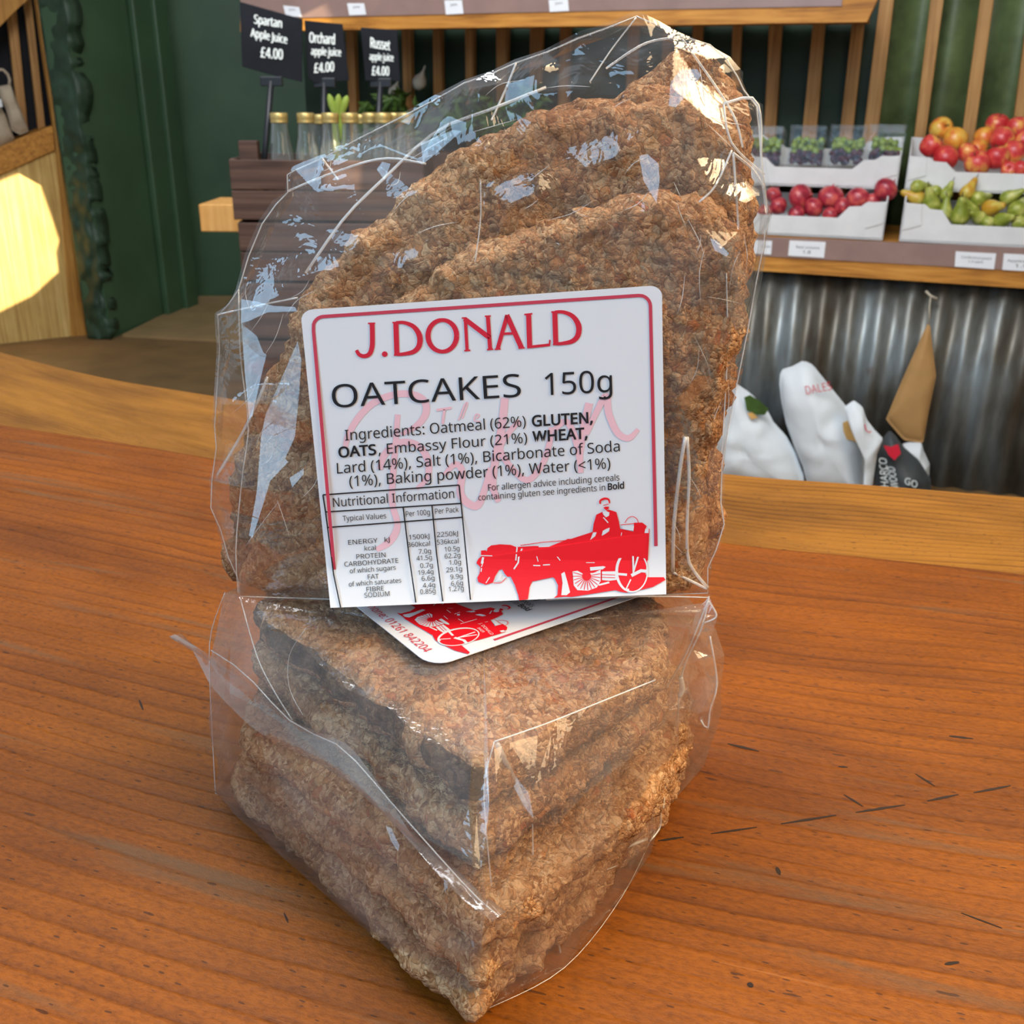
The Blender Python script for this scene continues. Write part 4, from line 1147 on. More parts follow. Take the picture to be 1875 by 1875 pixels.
for px, lb in (([(519, 10), (548, 13), (553, 31), (524, 30)], 'white price tag on the upper rail behind the first chalkboard sign'), ([(636, 6), (667, 6), (671, 27), (640, 28)], 'white price tag on the upper rail above the third chalkboard sign'),
               ([(814, 1), (846, 0), (849, 25), (817, 27)], 'white price tag on the upper rail to the left of the bag top'), ([(1005, 0), (1040, -2), (1042, 20), (1007, 22)], 'white price tag on the upper rail just left above the bag peak')):
    price_tag(px, TF, lb, [(.3, .7, .4, .2, 'jam')], 'price tags on the upper rail')

# ---- cardboard trays
TILT = math.radians(9)
def tray(sL, sR, z0, hc, hd, front, depth, label, left_open=False):
    t = empty('fruit_tray', W((sL + sR) / 2, front - depth / 2, z0), label, 'tray', 'white cardboard trays of fruit')
    B = -WN * math.cos(TILT) + UP * math.sin(TILT); U = UP * math.cos(TILT) + WN * math.sin(TILT) * .25
    O = W(sL, front, z0); w = sR - sL
    prof = [(0, 0), (w, 0), (w, hc), (w - .06, hc * .97), (w - .075, hc * .86), (w - .11, hc * .84), (w - .14, hd), (.14, hd), (.11, hc * .84), (.075, hc * .86), (.06, hc * .97), (0, hc)]
    for nm, o in (('front_panel', O), ('back_panel', O + B * depth)):
        mb = MB(); mb.poly([o + WA * a + U * b for a, b in prof], B * .005); mb.build(nm, M['tray'], t, bevel=.001)
    for nm, o in (('side_panel', O), ('side_panel', O + WA * (w - .005))):
        mb = MB(); mb.poly([o, o + B * depth, o + B * depth + U * hc, o + U * hc], WA * .005); mb.build(nm, M['tray'], t, bevel=.001)
    mb = MB(); mb.box(O + U * .003, WA * w, B * depth, U * .004); mb.build('base', M['tray'], t)
    for a in (.006, w - .056):       # folded corner flaps
        mb = MB(); mb.poly([O + WA * a + U * hc * .3 - B * .003, O + WA * (a + .05) + U * hc * .45 - B * .003, O + WA * (a + .045) + U * hc * .97 - B * .003, O + WA * a + U * hc - B * .003], B * .002)
        mb.build('corner_flap', M['tray'], t)
    return t
rs = SZ(1646, 441, -.02)[0]; ls = SZ(1616, 439, -.02)[0]
hz = T(1646, 369, -.02).z - T(1646, 441, -.02).z
dz = T(1760, 410, -.02).z - ZT - .004
dzL = T(1480, 397, -.02).z - ZT
tray(rs, rs + .52, ZT + .001, hz, dz, -.02, .30, 'white cardboard tray full of green pears, lower right')
UPO = -.15; hu = hz * 1.0
ru = SZ(1665, 285, UPO)[0]; lu = SZ(1651, 283, UPO)[0]; zu = max(T(1665, 285, UPO).z - hu, ZT + hz + .0265); hu = T(1665, 285, UPO).z - zu; hdu = hu - (T(1665, 285, UPO).z - T(1755, 315, UPO).z)
tray(ru, ru + .52, zu, hu, hdu, UPO, .30, 'white cardboard tray heaped with red and yellow apples, upper right')
tray(ls - .52, ls, ZT + .001, hz, dzL, -.02, .30, 'white cardboard tray of red onions, below the grapes')
tray(lu - .52, lu, zu, hu, hdu, UPO, .30, 'white cardboard tray of boxed grapes, above the red onions')

def px_r(p, r):      # pixel radius -> metres at a point
    fwd = V((0, math.cos(PITCH), -math.sin(PITCH)))
    return r * (p - CAM_O).dot(fwd) / F_PX
def apple_proto(name, prof, mat, stem, label, cat, group):
    e = empty(name, (0, 0, 0), label, cat, group)
    mb = MB(); mb.lathe(prof, 22); o = mb.build('flesh' if cat != 'onion' else 'bulb', M[mat], e, True)
    mb = MB(); mb.tube(stem[0], stem[1], 6); mb.build('stalk' if cat != 'onion' else 'neck', M['stem'] if cat != 'onion' else M[mat], e, True)
    return e
AP = [(.001, -.80), (.18, -.86), (.42, -.84), (.68, -.70), (.88, -.40), (.98, 0), (.97, .32), (.85, .64), (.62, .84), (.40, .90), (.22, .84), (.08, .70), (.001, .66)]
apple_red = apple_proto('apple', AP, 'apple', ([(0, 0, .62), (.03, 0, .85), (.10, .02, 1.08)], .05), 'apple', 'apple', 'apples in the upper right tray')
apple_yel = apple_proto('apple', AP, 'apple_y', ([(0, 0, .62), (.03, 0, .85), (.10, .02, 1.08)], .05), 'apple', 'apple', 'apples in the upper right tray')
PE = [(.001, -1.0), (.22, -1.0), (.52, -.90), (.78, -.62), (.86, -.25), (.78, .15), (.58, .55), (.42, .95), (.34, 1.30), (.26, 1.52), (.12, 1.62), (.001, 1.63)]
pear_g = apple_proto('pear', PE, 'pear', ([(0, 0, 1.5), (.03, 0, 1.8), (.14, .03, 2.1)], .05), 'pear', 'pear', 'pears in the lower right tray')
pear_y = apple_proto('pear', PE, 'pear_y', ([(0, 0, 1.5), (.03, 0, 1.8), (.14, .03, 2.1)], .05), 'pear', 'pear', 'pears in the lower right tray')
ON = [(.001, -.88), (.10, -.90), (.3, -.80), (.62, -.62), (.9, -.28), (.99, .05), (.92, .38), (.72, .64), (.46, .80), (.22, .90), (.10, .98), (.001, 1.0)]
onion_p = apple_proto('onion', ON, 'onion', ([(0, 0, .9), (.03, 0, 1.05), (.12, .05, 1.18)], [.10, .06, .02]), 'onion', 'onion', 'red onions in the lower left tray')
used = set()
def put(proto, px, r, off, tilt, label, sc=(1, 1, 1)):
    p = T(px[0], px[1], off); k = px_r(p, r)
    if proto.name in used: o = dup(proto, p, (0, 0, 0))
    else: o = proto; used.add(proto.name); o.location = p
    o.rotation_euler = tilt; o.scale = tuple(k * s for s in sc); o['label'] = label
    return o
z5 = lambda x, y: (x / 5.86 + 1640, y / 5.86 + 200)
z6 = lambda x, y: (x / 6.25 + 1380, y / 6.25 + 200)
S5 = 1 / 5.86
for kind, c, r, off, rot, lb in (
    ('y', (480, 212), 122, -.24, (1.2, .1, .2), 'yellow apple with its stalk hollow facing out, rear left corner of the apples'),
    ('y', (635, 332), 128, -.19, (.3, .6, 1.1), 'plain orange yellow apple at the left of the heap'),
    ('r', (375, 402), 122, -.12, (.4, -.5, 2.0), 'bright red apple at the far left of the heap'),
    ('r', (540, 530), 130, -.08, (.9, .3, 3.0), 'red apple in the front row, first from the left'),
    ('r', (770, 470), 108, -.13, (.2, .2, .4), 'pinkish red apple behind the two front left apples'),
    ('y', (880, 430), 98, -.16, (.5, .4, 2.2), 'small yellow apple half buried in the middle of the heap'),
    ('y', (950, 312), 112, -.22, (.2, -.4, 4.0), 'orange apple at the back under the topmost red one'),
    ('r', (1085, 175), 122, -.27, (.1, .3, 5.0), 'deep red apple on the very top of the heap'),
    ('r', (1140, 325), 128, -.18, (.6, .5, 1.6), 'pink red apple just below the topmost apple'),
    ('r', (1305, 205), 118, -.25, (.3, .2, 2.8), 'orange red apple at the top right by the picture edge'),
    ('r', (1265, 470), 128, -.12, (.3, .4, .9), 'red apple with yellow base at the right of the heap'),
    ('r', (1090, 525), 128, -.09, (.2, .1, 3.7), 'large red apple in the front row, third from the left'),
    ('r', (880, 590), 138, -.075, (.5, .3, 4.6), 'largest pink apple in the front row, second from the left'),
    ('r', (1225, 655), 92, -.07, (1.1, .2, 5.5), 'small red apple peeping over the front rim of the tray'),
    ('r', (1345, 645), 92, -.07, (.2, .2, .7), 'red apple at the right end of the front row'),
    ('r', (1380, 340), 118, -.19, (.6, .2, 1.9), 'dark red apple cut by the right picture edge')):
    put(apple_red if kind == 'r' else apple_yel, z5(*c), r * S5, off - .13, rot, lb)
for kind, c, r, off, rot, lb in (
    ('g', (250, 830), 78, -.20, (0, 1.5, .2), 'pale yellow green pear lying at the back left corner of the tray'),
    ('y', (212, 950), 92, -.13, (0, 1.2, 2.9), 'golden yellow pear at the left end of the tray'),
    ('g', (380, 1010), 105, -.10, (.1, -.45, .3), 'pear leaning left with its stalk up, near the left end'),
    ('g', (545, 900), 74, -.17, (.3, .2, 1.0), 'green pear with curved stalk standing at the back'),
    ('g', (690, 1130), 104, -.075, (.1, -.25, .6), 'biggest upright pear in the front, pale neck pointing up'),
    ('g', (530, 1100), 88, -.10, (.0, .05, 2.0), 'dark green upright pear beside the biggest one'),
    ('g', (800, 1080), 92, -.10, (.1, -.75, .2), 'green pear slanting down to the right, mid tray'),
    ('g', (900, 960), 90, -.16, (0, 1.4, .4), 'yellow green pear lying across the back of the tray'),
    ('y', (1035, 1060), 98, -.11, (1.3, .2, .3), 'brownish golden pear with its base facing out'),
    ('y', (780, 875), 84, -.20, (.4, .3, 1.2), 'golden pear at the back, under the apple tray'),
    ('g', (890, 1160), 78, -.08, (0, -1.1, .4), 'small pear lying by the front rim, mid tray'),
    ('g', (1000, 1215), 72, -.07, (.2, 1.5, .1), 'low pear right against the front rim'),
    ('g', (1150, 1190), 90, -.075, (1.2, .4, .2), 'round green pear at the front, right of the middle'),
    ('g', (1225, 945), 88, -.15, (1.0, .2, .7), 'pale pear standing out at the back right'),
    ('g', (1310, 1070), 104, -.10, (.9, .6, 2.0), 'fat green pear near the right picture edge'),
    ('g', (1345, 1215), 84, -.07, (.2, 1.4, .6), 'pear in the front row cut by the right picture edge'),
    ('g', (430, 880), 70, -.19, (0, 1.5, .9), 'green pear lying behind the left leaning pear')):
    put(pear_g if kind == 'g' else pear_y, z5(*c), r * S5 * 1.12, max(off, -.13) + .01, rot, lb)
S6 = 1 / 6.25
for c, r, off, rot, lb in (
    ((225, 985), 92, -.15, (.3, .4, .5), 'dark red onion at the left, partly behind the bag edge'),
    ((530, 1005), 140, -.14, (1.3, .2, .6), 'big red onion with a dark root scar facing out'),
    ((880, 1015), 142, -.14, (.2, -.4, 1.0), 'red onion with a short dry neck, middle of the back row'),
    ((1190, 1035), 132, -.12, (.9, .5, 2.0), 'dull red onion with loose skin, right of the middle'),
    ((1505, 925), 132, -.17, (.3, -.8, 3.0), 'shiny red onion highest at the right end of the tray'),
    ((285, 1110), 100, -.09, (.8, .2, 4.0), 'pinkish onion in the front row beside the bag edge'),
    ((490, 1200), 92, -.075, (.6, .3, 5.0), 'orange red onion low in the front row'),
    ((680, 1130), 112, -.09, (.2, 1.0, .2), 'red onion lying sideways in the front row'),
    ((1010, 1120), 105, -.085, (.3, 1.2, .5), 'papery red onion lying at the front, right of the middle'),
    ((870, 1215), 92, -.07, (1.0, .4, 1.5), 'paler onion peeping over the front rim'),
    ((1360, 1060), 95, -.12, (.7, .4, 2.6), 'small dark onion beneath the shiny one at the right'),
    ((130, 1180), 88, -.08, (.4, .3, 3.4), 'orange onion at the very left, mostly behind the bag')):
    put(onion_p, z6(*c), r * S6 * 1.05, max(off, -.12), rot, lb)
# ---- grape punnets
def ico_cluster(name, n, box, r, mat, parent, seed):
    random.seed(seed); bm = bmesh.new()
    for _ in range(n):
        p = [random.uniform(*b) for b in box]
        bmesh.ops.create_icosphere(bm, subdivisions=2, radius=r * random.uniform(.85, 1.1), matrix=Matrix.Translation(p))
    me = bpy.data.meshes.new(name); bm.to_mesh(me); bm.free(); me.materials.append(M[mat])
    for p in me.polygons: p.use_smooth = True
    o = bpy.data.objects.new(name, me); COL.objects.link(o); o.parent = parent; o['kind'] = 'stuff'; return o
pw = px_r(T(1480, 280, -.27), 68)
pl = [('leftmost plastic box of grapes, half behind the bag', 1400), ('second plastic box of grapes from the left', 1476), ('third plastic box of grapes from the left', 1548), ('plastic box of grapes at the right end with bright glints', 1618)]
ang = math.atan2(WA.y, WA.x)
for i, (lb, x) in enumerate(pl):
    b = T(x, 300, -.27)
    e = empty('grape_punnet', b, lb, 'grape box', 'boxes of grapes in the upper left tray'); e.rotation_euler = (math.radians(-10), 0, ang)
    w = pw * .92; h = .105; dd = .15
    ico_cluster('red_grapes', 34, ((-w / 2 + .012, w / 2 - .012), (-dd / 2 + .012, -.02), (.0, .035)), .011, 'grape_r', e, 50 + i)
    ico_cluster('green_grapes', 52, ((-w / 2 + .012, w / 2 - .012), (-dd / 2 + .016, dd / 2 - .01), (.03, .075)), .011, 'grape_g', e, 70 + i)
    mb = MB(); a = w / 2 * .96; c = w / 2; d2 = dd / 2
    lo = [(-a, -d2 * .95, -.012), (a, -d2 * .95, -.012), (a, d2 * .95, -.012), (-a, d2 * .95, -.012)]; hi = [(-c, -d2, h), (c, -d2, h), (c, d2, h), (-c, d2, h)]
    mb.add(lo + hi, [[0, 1, 5, 4], [1, 2, 6, 5], [2, 3, 7, 6], [3, 0, 4, 7], [3, 2, 1, 0]])
    o = mb.build('tub', M['clear'], e); o.matrix_parent_inverse = Matrix.Identity(4)
    mb = MB(); mb.box((-c, -d2, h), (2 * c, 0, 0), (0, dd, 0), (0, 0, .004)); o = mb.build('lid', M['clear'], e); o.matrix_parent_inverse = Matrix.Identity(4)

# ---- sacks standing on the floor below the shelf
def pillow(name, P, thick, nrm, mat, parent=None, ribs=.006, seed=0, N=72, Mr=12):
    """soft bag with outline P, swelling by thick/2 on both sides along nrm"""
    ol = resample(P, N); c = sum(ol, V()) / N; vs = []; fs = []
    def side(sg):
        base = len(vs); vs.append(c + nrm * sg * thick / 2)
        for k in range(1, Mr + 1):
            r = k / Mr
            for p in ol:
                q = c.lerp(p, r); h = thick / 2 * (1 - r ** 2.6) ** .6
                h += ribs * (1 - r ** 6) * (1 - 2 * abs(noise.noise(q * 9 + V((seed, 0, 0)))) + .6 * noise.noise(q * 22))
                vs.append(q + nrm * sg * h)
        f = [[base, base + 1 + i, base + 1 + (i + 1) % N] for i in range(N)]
        for k in range(Mr - 1):
            a, b = base + 1 + k * N, base + 1 + (k + 1) * N
            f += [[a + i, b + i, b + (i + 1) % N, a + (i + 1) % N] for i in range(N)]
        return f, base + 1 + (Mr - 1) * N
    f1, e1 = side(1); f2, e2 = side(-1)
    fs = f1 + f2 + [[e1 + i, e2 + i, e2 + (i + 1) % N, e1 + (i + 1) % N] for i in range(N)]
    o = mesh(name, vs, fs, mat, parent, True); fix_normals(o); return o
zs4 = lambda x, y: (x / 4.6875 + 1320, y / 4.6875 + 640)
def sack_pts(px, off):
    out = []
    for x, y in px:
        p = T(*zs4(x, y), off)
        if y >= 1150: p.z = FLOOR + .004
        out.append(p)
    return out
def decal(name, px, off, mat, parent, thick=.0006):
    mb = MB(); mb.poly([T(*zs4(*p), off) for p in px], WN * thick); o = mb.build(name, M[mat], parent); o.matrix_parent_inverse = Matrix.Identity(4); return o
def sack(px, off, thick, mat, label, seed, cat='sack'):
    return tag(pillow('paper_sack', sack_pts(px, off), thick, WN, M[mat], None, .012, seed), label, cat, 'sacks below the fruit shelf')
A = sack([(130, 290), (250, 370), (400, 520), (450, 620), (560, 740), (640, 880), (710, 1080), (725, 1150), (-150, 1150), (-150, 520), (0, 470), (60, 380)], .16, .16, 'sack', 'white paper sack with a dark vegetable print, beside the bag edge', 1)
decal('print', [(200, 410), (250, 390), (330, 440), (410, 510), (380, 560), (300, 560), (220, 520)], .232, 'leaf', A); decal('print', [(225, 545), (270, 540), (320, 585), (260, 600)], .233, 'orange_pic', A)
B = sack([(508, 210), (530, 165), (600, 150), (710, 92), (790, 130), (900, 270), (1050, 455), (1130, 560), (1220, 700), (1235, 830), (1245, 1000), (1250, 1180), (770, 1180), (700, 1000), (640, 860), (560, 640), (520, 450), (500, 290)], .16, .17, 'sack',
         'tallest white paper sack with red lettering near its folded top', 2)
decal('print', [(1045, 630), (1085, 610), (1180, 650), (1210, 820), (1130, 780), (1060, 770)], .235, 'orange_pic', B)
k = Ink(); k.text('DALES', zs4(735, 385), zs4(955, 345), 15, (-.25, -1))
k.build('lettering', M['red'], lambda p: T(p.x, p.y, .245), B).matrix_parent_inverse = Matrix.Identity(4)
C = sack([(1062, 490), (1140, 435), (1215, 490), (1250, 600), (1320, 690), (1392, 765), (1340, 900), (1300, 1150), (1250, 1150), (1235, 960), (1220, 800), (1170, 660), (1075, 560)], .30, .07, 'sack', 'slim white sack squeezed between the tall white and the charcoal sack', 3)
k = Ink(); k.stroke([zs4(1235, 640), zs4(1245, 690), zs4(1275, 715), zs4(1290, 700)], 2); k.build('lettering', M['red'], lambda p: T(p.x, p.y, .34), C).matrix_parent_inverse = Matrix.Identity(4)
D = sack([(1400, 745), (1450, 690), (1500, 740), (1560, 830), (1700, 950), (1800, 1110), (1845, 1200), (1310, 1200), (1320, 1100), (1350, 900)], .20, .14, 'sackgrey', 'dark grey charcoal sack with pink emblem and white lettering', 4)
decal('emblem', [(1395, 822), (1460, 835), (1520, 810), (1545, 890), (1490, 950), (1440, 905)], .285, 'red', D)
k = Ink(); k.text('HARCO', zs4(1440, 1180), zs4(1420, 935), 14, (-1, -.1)); k.text('WOOD', zs4(1525, 1190), zs4(1490, 1010), 14, (-1, -.1)); k.text('GO', zs4(1575, 1150), zs4(1680, 1190), 12, (.2, -1))
k.build('lettering', M['chalk'], lambda p: T(p.x, p.y, .29), D).matrix_parent_inverse = Matrix.Identity(4)
E_ = sack([(1560, 810), (1610, 795), (1720, 800), (1740, 870), (1790, 980), (1800, 1150), (1650, 1150), (1600, 900)], .06, .08, 'sack', 'small cream sack behind the charcoal sack', 5)
kr = empty('kraft_paper_bag', T(1680, 700, -.01), 'brown kraft paper bag hanging from a string on the metal sheet', 'paper bag')
pillow('paper', [T(x, y, .0) for x, y in ((1699, 592), (1703, 596), (1708, 640), (1714, 688), (1701, 750), (1690, 812), (1655, 806), (1622, 768), (1650, 700), (1690, 610))], .05, WN, M['kraft'], kr, .002, 8)
mb = MB(); mb.tube([T(1701, 594, .0), T(1702, 560, .0), T(1704, 542, -.02)], .0022, 6); mb.tube([T(1695, 533, -.02), T(1704, 542, -.015), T(1716, 547, -.02)], .004, 6); mb.build('string', M['string'], kr, True)

# ================================================================== JUICE CRATES, BOTTLES, SIGNS
c0 = Y(418, 288, CRY - .16); c1 = Y(775, 290, CRY - .16)
CH = (c0 - Y(418, 403, CRY - .16)).z
cw = (c1 - c0).length; ce = V(((c1 - c0).x, (c1 - c0).y, 0)).normalized(); cn = V((-ce.y, ce.x, 0))
names = ['topmost dark wooden crate holding the juice bottles', 'second dark wooden crate from the top, under the bottle crate', 'third dark wooden crate from the top of its stack', 'fourth dark wooden crate from the top of its stack', 'fifth dark wooden crate of the stack', 'dark wooden crate at the bottom of the stack']
zc = c0.z
for i in range(6):
    lowz = zc - CH if i < 5 else FLOOR + .001
    hh = zc - lowz - .003
    base = V((c0.x, c0.y, lowz)) + ce * (.008 * (i % 2))
    t = empty('wooden_crate', base + ce * cw / 2 + cn * .16, names[i], 'crate', 'stacked wooden crates')
    for o_, v_ in ((base, ce * cw), (base + cn * .31, ce * cw)):
        for j in range(2):
            mb = MB(); mb.box(o_ + UP * (hh * .5 * j + .001), v_, cn * .012, UP * (hh * .5 - .003)); mb.build('plank', M['crate'], t, bevel=.002)
    for o_ in (base + cn * .012, base + ce * (cw - .012) + cn * .012):
        mb = MB(); mb.box(o_, ce * .012, cn * .298, UP * hh); mb.build('end_panel', M['crate'], t, bevel=.002)
    mb = MB(); mb.box(base + UP * .002 + ce * .012 + cn * .012, ce * (cw - .024), cn * .298, UP * .008); mb.build('crate_base', M['crate'], t)
    if i == 0:
        p = Y(438, 288, CRY - .13); q = Y(470, 258, CRY - .13)
        mb = MB(); mb.box(V((p.x, p.y, p.z - .02)), ce * (q.x - p.x), cn * .03, UP * (q.z - p.z + .02)); mb.build('corner_block', M['crate'], t, bevel=.002)
    zc = lowz - .001
CB = c0.z - CH + .012
# bottles
def bottle_proto():
    e = empty('juice_bottle', (0, 0, 0), 'bottle', 'bottle', 'juice bottles in the top crate')
    mb = MB(); mb.lathe([(.030, 0), (.033, .006), (.033, .14), (.031, .165), (.024, .20), (.0205, .235), (.0205, .262), (.019, .264)], 24); mb.build('glass_body', M['glass'], e, True)
    mb = MB(); mb.lathe([(.0225, .240), (.0228, .243), (.0215, .247), (.0228, .251), (.0228, .262), (.0215, .2655), (.0, .2665)], 24); mb.build('cap', M['gold'], e, True)
    return e
bp = bottle_proto()
bl = [(510, .02, 'clear juice bottle with gold cap, leftmost of the row'), (559, .02, 'clear juice bottle with gold cap, second from the left'), (604, .02, 'clear juice bottle with gold cap below the pale green shoots'),
      (640, .02, 'clear juice bottle with gold cap, fourth in the front row'), (678, .06, 'clear juice bottle with gold cap, fifth from the left, set back'), (701, .02, 'clear juice bottle half hidden by the cellophane edge'),
      (722, .07, 'juice bottle at the right of the row, only its cap clear of the bag'), (742, .03, 'rightmost juice bottle, seen through the cellophane edge'), (585, .14, 'juice bottle in the back row between the second and third front bottles'), (660, .14, 'juice bottle in the back row behind the fourth front bottle')]
for i, (x, dy, lb) in enumerate(bl):
    p = Y(x, 206 if dy < .1 else 209, CRY - .13 + dy); h = p.z - CB
    o = bp if i == 0 else dup(bp, (0, 0, 0), (0, 0, 0))
    sc = h / .2665; o.location = (p.x, p.y, CB); o.scale = (.93, .93, sc); o['label'] = lb
# chalkboard signs
def sign(px, yy, stem, label, lines):
    base = Y(stem[1][0], stem[1][1], yy + .02); base.z = CB
    t = empty('chalkboard_sign', base, label, 'sign', 'chalkboard price signs')
    pts = [Y(x, y, yy + .05 * (x - px[0][0]) / 115) for x, y in px]
    mb = MB(); mb.poly(pts, V((0, .004, 0))); mb.build('board', M['slate'], t, bevel=.001)
    mb = MB(); mb.tube([Y(*stem[0], yy + .02), Y(*stem[1], yy + .02), base + UP * .004], .0075, 8); mb.build('stand', M['plastic_black'], t, True)
    a, b = px[-1], px[-2]; m0 = stem[0]
    mb = MB(); mb.box(Y(m0[0] - 20, m0[1] + 10, yy + .014), Y(m0[0] + 20, m0[1] + 10, yy + .014) - Y(m0[0] - 20, m0[1] + 10, yy + .014), V((0, .012, 0)), UP * .022); mb.build('clip', M['plastic_black'], t, bevel=.002)
    k = Ink()
    for body, L, R, cap in lines: k.text(body, L, R, cap * 1.1, (.02, -1)); k.text(body, V(L) + V((1.2, .5)), V(R) + V((1.2, .5)), cap * 1.1, (.02, -1))
    k.build('handwriting', M['chalk'], lambda p: Y(p.x, p.y, yy + .05 * (p.x - px[0][0]) / 115 - .0015), t)
zz2 = lambda x, y: (x / 3.75 + 400, y / 3.75)
sign([(439, 3), (554, 35), (553, 150), (500, 138), (443, 122)], CRY - .10, ((497, 148), (484, 287)), 'large leftmost chalkboard sign advertising Spartan apple juice at £4.00',
     [('Spartan', zz2(243, 160), zz2(432, 190), 15), ('Apple Juice', zz2(220, 250), zz2(468, 300), 14), ('£4.00', zz2(288, 392), zz2(438, 408), 17)])
sign([(557, 37), (627, 44), (639, 147), (576, 152), (564, 143)], CRY - .02, ((594, 150), (591, 290)), 'middle chalkboard sign with three lines of white writing',
     [('Orchard', zz2(622, 290), zz2(795, 305), 17), ('apple juice', zz2(635, 375), zz2(838, 385), 13), ('£4.00', zz2(655, 500), zz2(790, 488), 16)])
sign([(660, 50), (727, 55), (733, 149), (669, 148)], CRY + .06, ((697, 150), (689, 292)), 'rightmost chalkboard sign standing behind the bottles',
     [('Russet', zz2(1042, 325), zz2(1175, 345), 17), ('apple juice', zz2(1036, 410), zz2(1198, 420), 12), ('£4.00', zz2(1052, 515), zz2(1168, 518), 15)])
# pine plank end behind the crates, sunlight put into its colour
p0 = Y(363, 374, CRY + .18); p1 = Y(430, 425, CRY + .18)
bench = empty('pine_bench', (p0.x + .5, p0.y + .2, FLOOR), 'pale pine bench with a sun-painted end sticking out left of the crates', 'bench')
mb = MB(); mb.box((p0.x, p0.y, p1.z), (.62, 0, 0), (0, .22, 0), (0, 0, p0.z - p1.z)); mb.build('bench_top', M['pine_painted_sun'], bench, bevel=.003)
mb = MB(); mb.box((p0.x + .40, p0.y + .06, FLOOR), (.06, 0, 0), (0, .1, 0), (0, 0, p1.z - FLOOR)); mb.build('leg', M['pine'], bench)
# pale shoots and greenery behind the bottles
sp = empty('sprouting_plant', Y(620, 230, CRY + .16), 'pale green shoots of a bulb standing up behind the bottles', 'plant')
sp.location.z = CB
for a, b in (((612, 205), (602, 172)), ((619, 205), (620, 172)), ((626, 205), (636, 175))):
    A_, B_ = Y(*a, CRY + .12), Y(*b, CRY + .12)
    lo = V((A_.x, A_.y, CB + .001)); mb = MB(); mb.tube([lo, A_, A_.lerp(B_, .4), A_.lerp(B_, .8), B_], [.006, .008, .010, .008, .002], 8); mb.build('shoot', M['sprout'], sp, True)
random.seed(9); vs = []; fs = []
for _ in range(420):
    x = random.uniform(655, 1000); y = random.uniform(178, 250) + 14 * math.sin(x * .05)
    c = T(x, y, -.30 + random.uniform(-.07, .07)); a = V((random.gauss(0, 1), random.gauss(0, 1), random.gauss(0, 1))).normalized(); b = a.orthogonal().normalized(); L = random.uniform(.02, .045)
    n = len(vs); vs += [c - a * L, c + b * L * .4 + a.cross(b) * .004, c + a * L, c - b * L * .4 + a.cross(b) * .004]; fs.append([n, n + 1, n + 2, n + 3])
o = mesh('leafy_greens', vs, fs, M['leaf']); tag(o, 'dark leafy vegetables heaped behind the bottles in front of the slats', 'greens', kind='stuff')
hb = MB(); a0, _ = SZ(655, 240, -.2); a1, _ = SZ(1010, 240, -.2); zl = T(800, 255, -.3).z - .04
hb.box(W(a0, -.18, ZT), WA * (a1 - a0), -WN * .24, UP * (zl - ZT))
tag(hb.build('produce_box', M['crate']), 'dark wooden box of leafy vegetables standing behind the bottles', 'box')
for i, (x, y, r, lb) in enumerate(((768, 150, 13, 'pale garlic bulb hanging in front of the slats, higher one'), (722, 168, 11, 'pale garlic bulb lying on the greens, lower one'))):
    p = T(x, y, -.36); k = px_r(p, r); mb = MB()
    mb.lathe([(.0, -.9), (.5, -.85), (.9, -.4), (1.0, 0), (.8, .5), (.4, .9), (.16, 1.3), (.12, 1.9), (.0, 2.0)], 16); o = mb.build('garlic_bulb', M['garlic'], None, True)
    o.location = p; o.scale = (k, k, k * 1.2); o.rotation_euler = (.2, .4, 0); tag(o, lb, 'garlic', 'garlic bulbs')

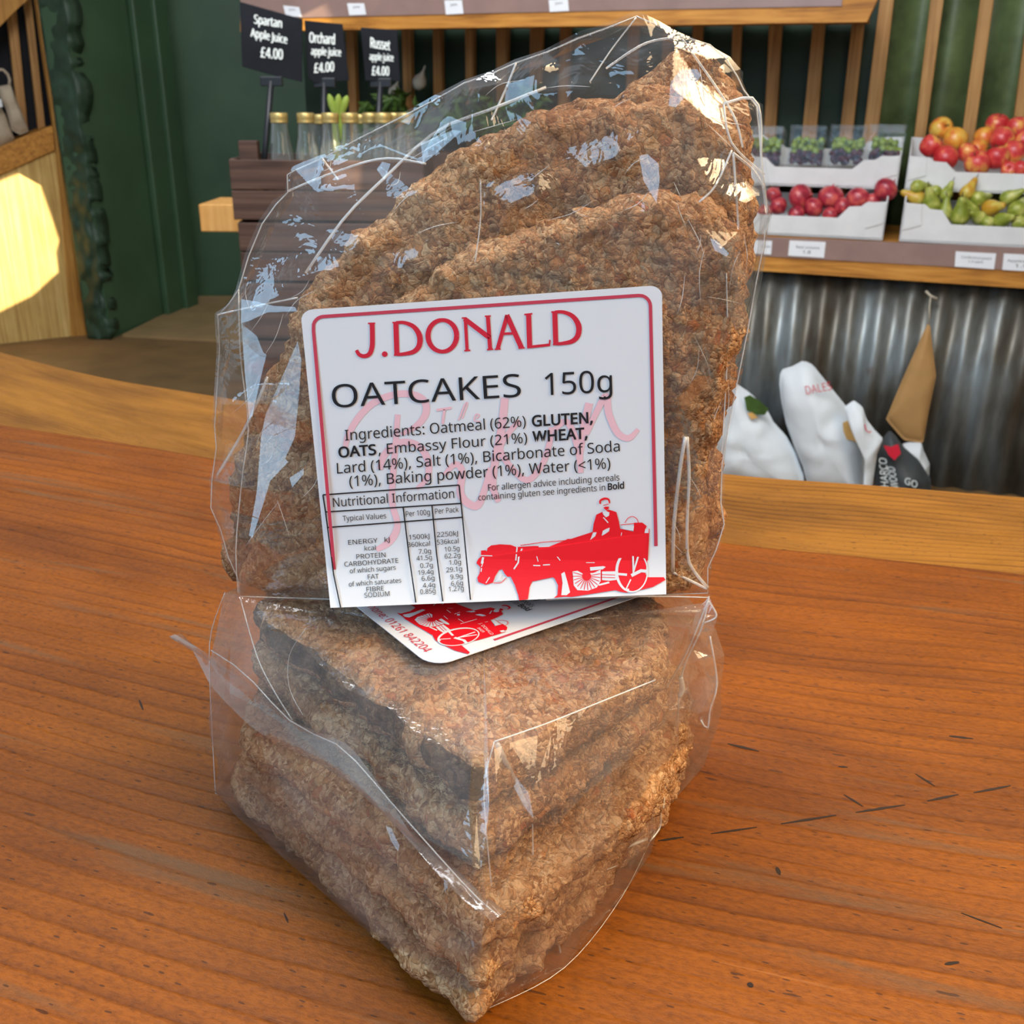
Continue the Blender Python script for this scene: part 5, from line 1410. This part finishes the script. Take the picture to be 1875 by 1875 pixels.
# ================================================================== LEFT DISPLAY UNIT
unit = empty('display_unit', LF + LE * .2, 'pale pine display unit at the left, lower panel lit by a patch of sun', 'display unit')
def lpoly(name, px, off, thick, mat, bevel=.003):
    mb = MB(); mb.poly([LP(x, y, off) for x, y in px], -LN * thick); return mb.build(name, M[mat], unit, bevel=bevel)
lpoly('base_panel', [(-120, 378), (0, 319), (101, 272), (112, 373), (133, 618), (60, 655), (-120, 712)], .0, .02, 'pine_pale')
lpoly('post', [(60, -40), (98, -40), (138, 300), (172, 612), (132, 624), (112, 373), (98, 229)], .012, .05, 'pine_post')
lpoly('shelf_edge', [(-120, 385), (-120, 318), (0, 270), (53, 247), (97, 230), (101, 275), (0, 320)], .02, .05, 'pine_x')
lpoly('brace', [(-120, -40), (62, -40), (52, 0), (36, 13), (0, 49), (-120, 160)], .03, .05, 'pine_post')
lpoly('slat', [(13, 25), (30, 12), (52, 240), (36, 246)], -.14, .03, 'pine'); lpoly('slat', [(42, -20), (56, -20), (83, 232), (70, 238)], -.14, .03, 'pine'); lpoly('slat', [(-36, 60), (-20, 45), (2, 262), (-12, 268)], -.14, .03, 'pine')
lpoly('back_board', [(-160, -60), (100, -60), (136, 300), (168, 600), (-160, 700)], -.25, .02, 'navy')  # near-black sheet painting the darkness behind the slats
a, b = LP(0, 272, .0), LP(97, 231, .0)
mb = MB(); mb.poly([LP(-120, 318, 0), LP(97, 233, 0), LP(97, 233, 0) - LN * .24, LP(-120, 318, 0) - LN * .24], UP * -.03); mb.build('shelf_board', M['pine_x'], unit)
bag1 = empty('linen_bag', LP(30, 240, -.06), 'small beige linen bag with a looped handle on the left shelf', 'bag', 'linen bags on the left shelf')
pillow('cloth', [LP(*p, -.05) for p in ((-4, 158), (19, 154), (30, 182), (41, 208), (53, 240), (37, 247), (21, 238), (11, 200), (0, 178))], .07, LN, M['linen'], bag1, .006, 3)
mb = MB(); mb.tube([LP(*p, -.05) for p in ((-4, 127), (6, 128), (14, 136), (18, 146), (17, 157))], .007, 6); mb.build('handle', M['linen'], bag1, True)
bag2 = empty('linen_bag', LP(5, 262, -.01), 'beige linen bag cut by the left picture edge, nearer the shelf edge', 'bag', 'linen bags on the left shelf')
pillow('cloth', [LP(*p, -.07) for p in ((-24, 176), (0, 194), (10, 210), (18, 232), (27, 254), (10, 266), (-6, 268), (-24, 274))], .07, LN, M['linen'], bag2, .006, 5)
mb = MB(); mb.poly([LP(*p, .03) for p in ((-8, 178), (2, 182), (5, 196), (-6, 196))], LN * .001); mb.build('swing_tag', M['tagcard'], bag2)
